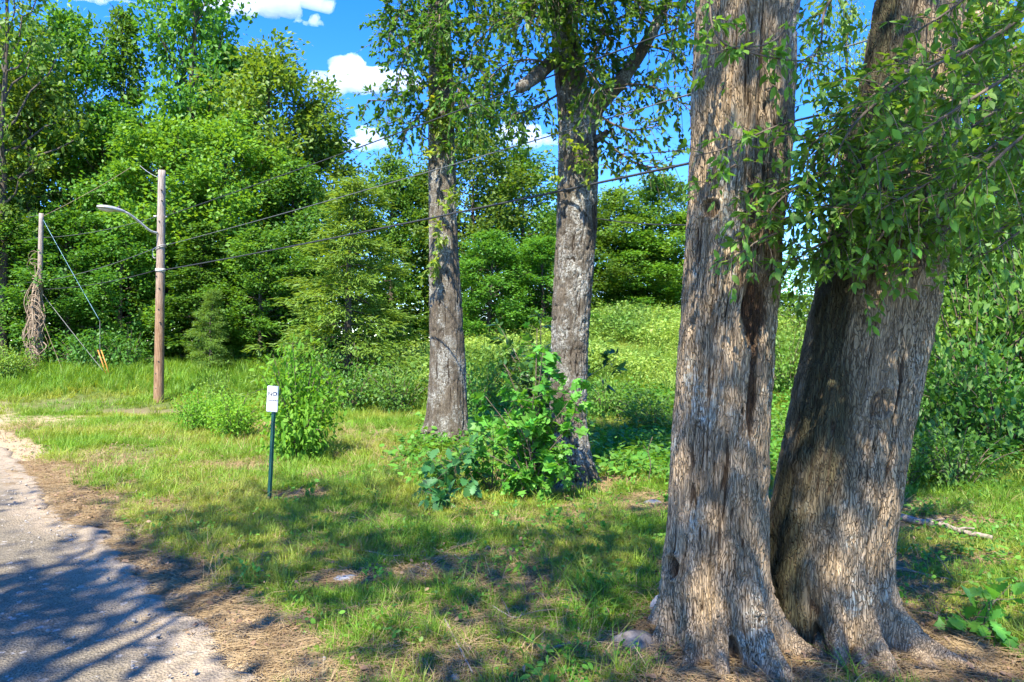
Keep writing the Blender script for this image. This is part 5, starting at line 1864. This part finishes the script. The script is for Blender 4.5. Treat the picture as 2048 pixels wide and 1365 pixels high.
wire(sag(P(1215, 308, 7.6), P(1390, 296, 6.2), 0.02, 20), 0.005, M['cable'], 'short thin wire above the thick cable, ending at the hollow trunk')

# guy wires of the small pole
an = P(216, 722, 19.0)
an[2] = float(terr(an[0], an[1])) + 0.05
elb = P(200, 642, 19.3)
wire(np.vstack([sag(lx(440) + [0.06, 0, 0], elb, 0.02, 30)]), 0.0065, M['guy'], 'bluish guy wire slanting right from the tip of the vine-wrapped pole', 'guy wires of the vine-wrapped pole', 'guy_wire')
wire(sag(elb, an + [-0.22, 0, 0.35], 0.0, 6), 0.006, M['cable_grey'], 'short upright lower end of the bluish guy wire', 'guy wires of the vine-wrapped pole', 'guy_wire')
wire(sag(lx(585) + [0.06, 0, 0], an + [-0.05, 0, 0.1], 0.02, 20), 0.008, M['cable_grey'], 'grey guy wire from the vine tangle down to the orange guard', 'guy wires of the vine-wrapped pole', 'guy_wire')
wire(sag(lx(620) + [0.06, -0.1, 0], P(127, 745, 19.2), 0.02, 20), 0.005, M['vine'], 'thin brown wire hanging steeply right of the vine tangle', 'guy wires of the vine-wrapped pole', 'guy_wire')
gg = empty('guy_guard', (0, 0, 0), 'pair of orange guards at the foot of the guy wires', 'guard')
for dx in (0.0, 0.09):
    g = Geo()
    p1, p2 = an + np.array([dx, -0.02, 0.0]), P(196, 700, 19.05) + np.array([dx, 0, 0])
    add_tube(g, np.stack([p1, p2]), 0.014, 8)
    obj('guard_tube', g.build('guard_tube', True), M['guard'], gg)

# ------------------------------------------------------------------ white sign on green post
SD = 6.85
s0 = ground_at(535, 1003)
SD = s0[1]
top = P(546.5, 772, SD)
sg = empty('sign', tuple(s0), 'small white NO PARKING sign on a leaning green post by the road', 'sign')
axis_ = nrm(top - s0)
H_ = np.linalg.norm(top - s0)
sd = nrm(np.cross(axis_, np.array([0.10, 1.0, 0.0])))      # to the right in the picture
fw = np.cross(sd, axis_) * -1                                # towards the camera
if fw[1] > 0:
    fw = -fw
if sd[0] < 0:
    sd = -sd
g = Geo()
for (o1, o2, w1, w2) in ((0, 0.010, 0.022, 0.006), (-0.010, 0.0, 0.005, 0.024), (0.010, 0.0, 0.005, 0.024), (-0.016, -0.011, 0.010, 0.004), (0.016, -0.011, 0.010, 0.004)):
    rotm = np.stack([sd, fw, axis_], -1)
    add_box(g, axis_ * (H_ * 0.5 - 0.04) + sd * o1 + fw * (o2 - 0.02 - 0.012 + 0.002 * (o1 != 0)), (w1, w2, H_ - 0.02), rotm)
obj('post', g.build('post'), M['post_green'], sg)
pc = axis_ * (H_ - 0.128)
rotm = np.stack([sd, fw, axis_], -1)


def rounded_plate(w, h, t, r, c):
    pts = []
    for (cx_, cz_, a0_) in ((w / 2 - r, h / 2 - r, 0), (-w / 2 + r, h / 2 - r, 90), (-w / 2 + r, -h / 2 + r, 180), (w / 2 - r, -h / 2 + r, 270)):
        for k in range(5):
            a_ = R(a0_ + 22.5 * k)
            pts.append((cx_ + r * math.cos(a_), cz_ + r * math.sin(a_)))
    m_ = len(pts)
    f_ = np.array([[p[0], t / 2, p[1]] for p in pts])
    bk = np.array([[p[0], -t / 2, p[1]] for p in pts])
    v = np.vstack([f_, bk, [[0, t / 2, 0]], [[0, -t / 2, 0]]]) @ rotm.T + c
    j_ = np.arange(m_)
    jn_ = (j_ + 1) % m_
    g_ = Geo()
    g_.add(v, np.stack([j_, jn_, jn_ + m_, j_ + m_], -1))
    g_.t.append(np.vstack([np.stack([j_, np.full(m_, 2 * m_), jn_], -1), np.stack([j_ + m_, jn_ + m_, np.full(m_, 2 * m_ + 1)], -1)]))
    return g_.build('plate')


obj('plate', rounded_plate(0.118, 0.262, 0.004, 0.012, pc), M['sign_grey'], sg)
obj('sign_face', rounded_plate(0.108, 0.252, 0.003, 0.009, pc + fw * 0.0035), M['sign_white'], sg)


def text_part(body, size, c):
    cu = bpy.data.curves.new('lettering', 'FONT')
    cu.body = body
    cu.size = size
    cu.align_x = 'CENTER'
    cu.align_y = 'CENTER'
    cu.extrude = 0.0006
    cu.offset = size * 0.035
    cu.resolution_u = 3
    tmp = bpy.data.objects.new('lettering_source', cu)
    COL.objects.link(tmp)
    bpy.context.view_layer.update()
    me_ = bpy.data.meshes.new_from_object(tmp.evaluated_get(bpy.context.evaluated_depsgraph_get()))
    bpy.data.objects.remove(tmp)
    from mathutils import Matrix
    m4 = Matrix(np.stack([sd, axis_, fw], -1).tolist()).to_4x4()
    m4.translation = Vector(c.tolist())
    me_.transform(m4)
    me_.materials.clear()
    obj('lettering', me_, M['sign_text'], sg)


text_part('NO', 0.060, pc + axis_ * 0.048 + fw * 0.0058)
text_part('PARKING', 0.0245, pc - axis_ * 0.016 + fw * 0.0058)
g = Geo()
c = pc - axis_ * 0.105 + fw * 0.005
add_tube(g, np.stack([c, c + fw * 0.004]), 0.004, 8)
obj('bolt', g.build('bolt', True), M['galv'], sg)


# ------------------------------------------------------------------ stones, logs, sticks
def rock(name, c, size, mat, label, seed, cat='stone'):
    th, ph = np.meshgrid(np.linspace(0, 2 * np.pi, 40, endpoint=False), np.linspace(-1.45, 1.45, 20))
    d = np.stack([np.cos(th) * np.cos(ph), np.sin(th) * np.cos(ph), np.sin(ph)], -1)
    r = 0.75 + 0.55 * fbm(d[..., 0] * 1.7 + seed, d[..., 1] * 1.7, d[..., 2] * 1.7, seed, 4)
    v = d * r[..., None] * np.asarray(size)
    v[..., 2] = np.maximum(v[..., 2], -0.5 * size[2])
    i_ = np.arange(19)[:, None] * 40
    j_ = np.arange(40)[None, :]
    q_ = np.stack([i_ + j_, i_ + (j_ + 1) % 40, i_ + 40 + (j_ + 1) % 40, i_ + 40 + j_], -1).reshape(-1, 4)
    g_ = Geo()
    g_.add(v.reshape(-1, 3), q_)
    g_.t.append(np.array([[19 * 40 + k, 19 * 40 + k + 1, 19 * 40 + 39] for k in range(38)]))
    o = obj(name, g_.build(name, True), mat)
    o.location = tuple(c)
    tag(o, label, cat)


rock('stone', ground_at(1268, 1290) + [0, 0, -0.012], (0.12, 0.10, 0.075), M['stone_mottled'], 'rounded pale stone by the left foot of the hollow trunk', 3)
rock('stone', ground_at(1318, 1225) + [0, 0, 0.02], (0.05, 0.06, 0.07), M['stone_grey'], 'small dark upright stone touching the hollow trunk', 4)
rock('stone', ground_at(690, 1162) + [0, 0, 0.005], (0.085, 0.06, 0.028), M['stone_grey'], 'flat grey stone in the bare patch of the foreground grass', 6)
rock('stone', ground_at(1306, 1010) + [0, 0, 0.01], (0.09, 0.06, 0.04), M['stone_grey'], 'small grey stone in the grass left of the hollow trunk', 7)
rock('stone', ground_at(910, 1362) + [0, 0, 0.0], (0.028, 0.03, 0.025), M['stone'], 'tiny whitish stone at the bottom edge', 8)


def stick(ctrl, r0, r1, mat, label, twigs=0, name='fallen_stick', cat='stick', lift=0.015, seed=0, group='sticks lying on the ground'):
    rng = np.random.default_rng(900 + seed)
    pts = np.array([ground_at(*c) for c in ctrl])
    pts = spline(pts, 22)
    pts[:, 2] = terr(pts[:, 0], pts[:, 1]) + r0 + lift + 0.008 * rng.normal(0, 1, 22).cumsum() * 0.3
    g_ = Geo()
    add_tube(g_, pts, np.linspace(r0, r1, 22) * (1 + 0.2 * (vnoise(np.arange(22) * 0.9, seed) - 0.5)), 8)
    for k in range(twigs):
        i_ = int(rng.integers(5, 20))
        d_ = np.array([rng.normal(0, 1), rng.normal(0, 1), 0.25])
        d_ = nrm(d_) * rng.uniform(0.1, 0.22)
        add_tube(g_, np.stack([pts[i_], pts[i_] + d_ * 0.5 + [0, 0, .01], pts[i_] + d_]), [r1 * 0.9, r1 * 0.6, r1 * 0.35], 5)
    o = obj(name, g_.build(name, True), mat)
    tag(o, label, cat, group)


stick([(1768, 1030), (1830, 1056), (1880, 1062), (1930, 1080), (1985, 1090)], 0.034, 0.018, M['dead_wood'], 'weathered fallen branch lying in the grass right of the leaning trunk', 3, 'fallen_branch', 'branch', 0.02, 1, 'fallen branches')
stick([(548, 1003), (580, 985), (606, 970)], 0.012, 0.006, M['twig'], 'short dark stick at the foot of the sign post', 1, seed=2)
stick([(575, 1002), (597, 988), (612, 972)], 0.008, 0.005, M['dead_wood'], 'short pale stick beside the foot of the sign post', 0, seed=3)
stick([(185, 1062), (225, 1045), (264, 1025)], 0.010, 0.006, M['twig'], 'dark stick on the sandy edge of the road', 0, seed=4)
stick([(730, 1108), (790, 1118), (840, 1120), (893, 1120)], 0.006, 0.003, M['dead_wood'], 'thin pale branching twig in the foreground grass', 4, seed=5)
stick([(895, 1118), (855, 1145), (850, 1185)], 0.006, 0.003, M['dead_wood'], 'bent pale twig below the branching twig', 2, seed=6)
stick([(910, 1115), (940, 1143), (985, 1170)], 0.006, 0.003, M['dead_wood'], 'straight pale twig right of the bent twig', 1, seed=7)
stick([(890, 1250), (920, 1310), (945, 1362)], 0.006, 0.004, M['dead_wood'], 'long pale twig pointing at the bottom edge', 0, seed=8)
stick([(1090, 1310), (1085, 1290), (1090, 1260)], 0.011, 0.008, M['vine'], 'short stout upright-lying brown stick near the bottom edge', 0, seed=9)
stick([(1090, 1315), (1115, 1308), (1140, 1300)], 0.010, 0.007, M['vine'], 'short stout brown stick beside the upright-lying one', 0, seed=10)
stick([(985, 1220), (1030, 1245), (1055, 1225)], 0.005, 0.003, M['dead_wood'], 'small forked twig in the middle of the foreground', 3, seed=11)
stick([(1790, 1148), (1880, 1165), (1960, 1180)], 0.010, 0.005, M['vine'], 'thin brown branch lying across the right-hand grass', 2, seed=12)


# ------------------------------------------------------------------ clouds (fair-weather cumulus far away)
def cloud_material():
    m, n, l, out = mat_base('cloud_vapour')
    v = n.new('ShaderNodeVolumePrincipled')
    v.inputs['Color'].default_value = (0.99, 0.99, 0.99, 1)
    v.inputs['Density'].default_value = 0.022
    v.inputs['Anisotropy'].default_value = 0.0
    l.new(v.outputs[0], out.inputs['Volume'])
    return m


CM = cloud_material()


def cloud(px, py, w, h, label, seed, dist=1500.0, lobes=14):
    rng = np.random.default_rng(seed)
    c = P(px, py, dist)
    W, Hh = 1.26 * w / F * dist / 2, 1.16 * h / F * dist / 2
    # lobes: a flat-based heap
    balls = []
    for i in range(lobes):
        u = rng.uniform(-1, 1)
        hh = (1 - abs(u) ** 1.6)
        r = Hh * rng.uniform(0.38, 0.62) * (0.45 + 0.55 * hh)
        balls.append((u * (W - r), rng.uniform(-0.5, 0.5) * Hh, -Hh * 0.45 + rng.uniform(0, 1) * hh * Hh * 0.95, r))
    balls.append((0, 0, -0.1 * Hh, Hh * 0.7))
    nphi, nth = 150, 300
    th, ph = np.meshgrid(np.linspace(0, 2 * np.pi, nth, endpoint=False), np.linspace(-np.pi / 2 + 0.01, np.pi / 2 - 0.01, nphi))
    st = np.array([W / Hh, 0.9, 1.0])
    d = nrm(np.stack([np.cos(th) * np.cos(ph), np.sin(th) * np.cos(ph), np.sin(ph)], -1) * st)
    core = Hh * 0.30 / np.sqrt((d[..., 0] / (W / Hh * 0.9)) ** 2 + d[..., 1] ** 2 + (d[..., 2] / 0.8) ** 2)
    r = core
    for (bx, by, bz, br) in balls:
        b = np.array([bx, by, bz])
        dot = d @ b
        disc = dot ** 2 - (b @ b - br ** 2)
        r = np.maximum(r, np.where((disc > 0) & (dot > 0), dot + np.sqrt(np.clip(disc, 0, None)), 0))
    p = d * r[..., None]
    s = 1 / (Hh * 0.45)
    r = r * (1 + 0.30 * (fbm(p[..., 0] * s, p[..., 1] * s, p[..., 2] * s, seed, 5) - 0.5)) + Hh * 0.28 * (fbm(p[..., 0] * s * 2.4, p[..., 1] * s * 2.4, p[..., 2] * s * 2.4, seed + 9, 4) - 0.5)
    p = d * np.maximum(r, 0.05 * Hh)[..., None]
    p[..., 2] = np.where(p[..., 2] < -0.5 * Hh, -0.5 * Hh + (p[..., 2] + 0.5 * Hh) * 0.35, p[..., 2])
    i_ = np.arange(nphi - 1)[:, None] * nth
    j_ = np.arange(nth)[None, :]
    q_ = np.stack([i_ + j_, i_ + (j_ + 1) % nth, i_ + nth + (j_ + 1) % nth, i_ + nth + j_], -1).reshape(-1, 4)
    v = np.vstack([p.reshape(-1, 3), p[0].mean(0), p[-1].mean(0)])
    jj = np.arange(nth)
    b0_ = np.stack([(jj + 1) % nth, jj, np.full(nth, nphi * nth)], -1)
    t0_ = np.stack([(nphi - 1) * nth + jj, (nphi - 1) * nth + (jj + 1) % nth, np.full(nth, nphi * nth + 1)], -1)
    o = obj('cloud', mesh_np('cloud', v, [np.vstack([b0_, t0_]), q_], None, True), CM)
    o.location = tuple(c)
    tag(o, label, 'cloud', 'white cumulus clouds')


cloud(535, -8, 240, 100, 'large white cloud cut off by the top edge right of the tallest tree', 1)
cloud(722, 150, 210, 96, 'biggest whole white cloud, left of the slender trunk', 2)
cloud(733, 278, 112, 56, 'white cloud under the biggest one, crossed by a wire', 3)
cloud(515, 140, 54, 44, 'small round cloud behind the broad yellow-green tree', 4)
cloud(628, 41, 40, 26, 'tiny cloud wisp between the two larger clouds', 5, lobes=8)
cloud(597, 38, 20, 18, 'tiniest cloud puff left of the wisp', 6, lobes=6)
cloud(1045, 272, 150, 60, 'cloud seen through leaves left of the forked trunk', 7)
cloud(1020, 344, 76, 40, 'small cloud just above the trees left of the forked trunk', 8)
cloud(1022, 304, 44, 14, 'thin cloud streak between the two clouds left of the forked trunk', 9, lobes=7)
cloud(205, -2, 120, 26, 'faint cloud at the top edge above the pointed tree', 10, lobes=9)
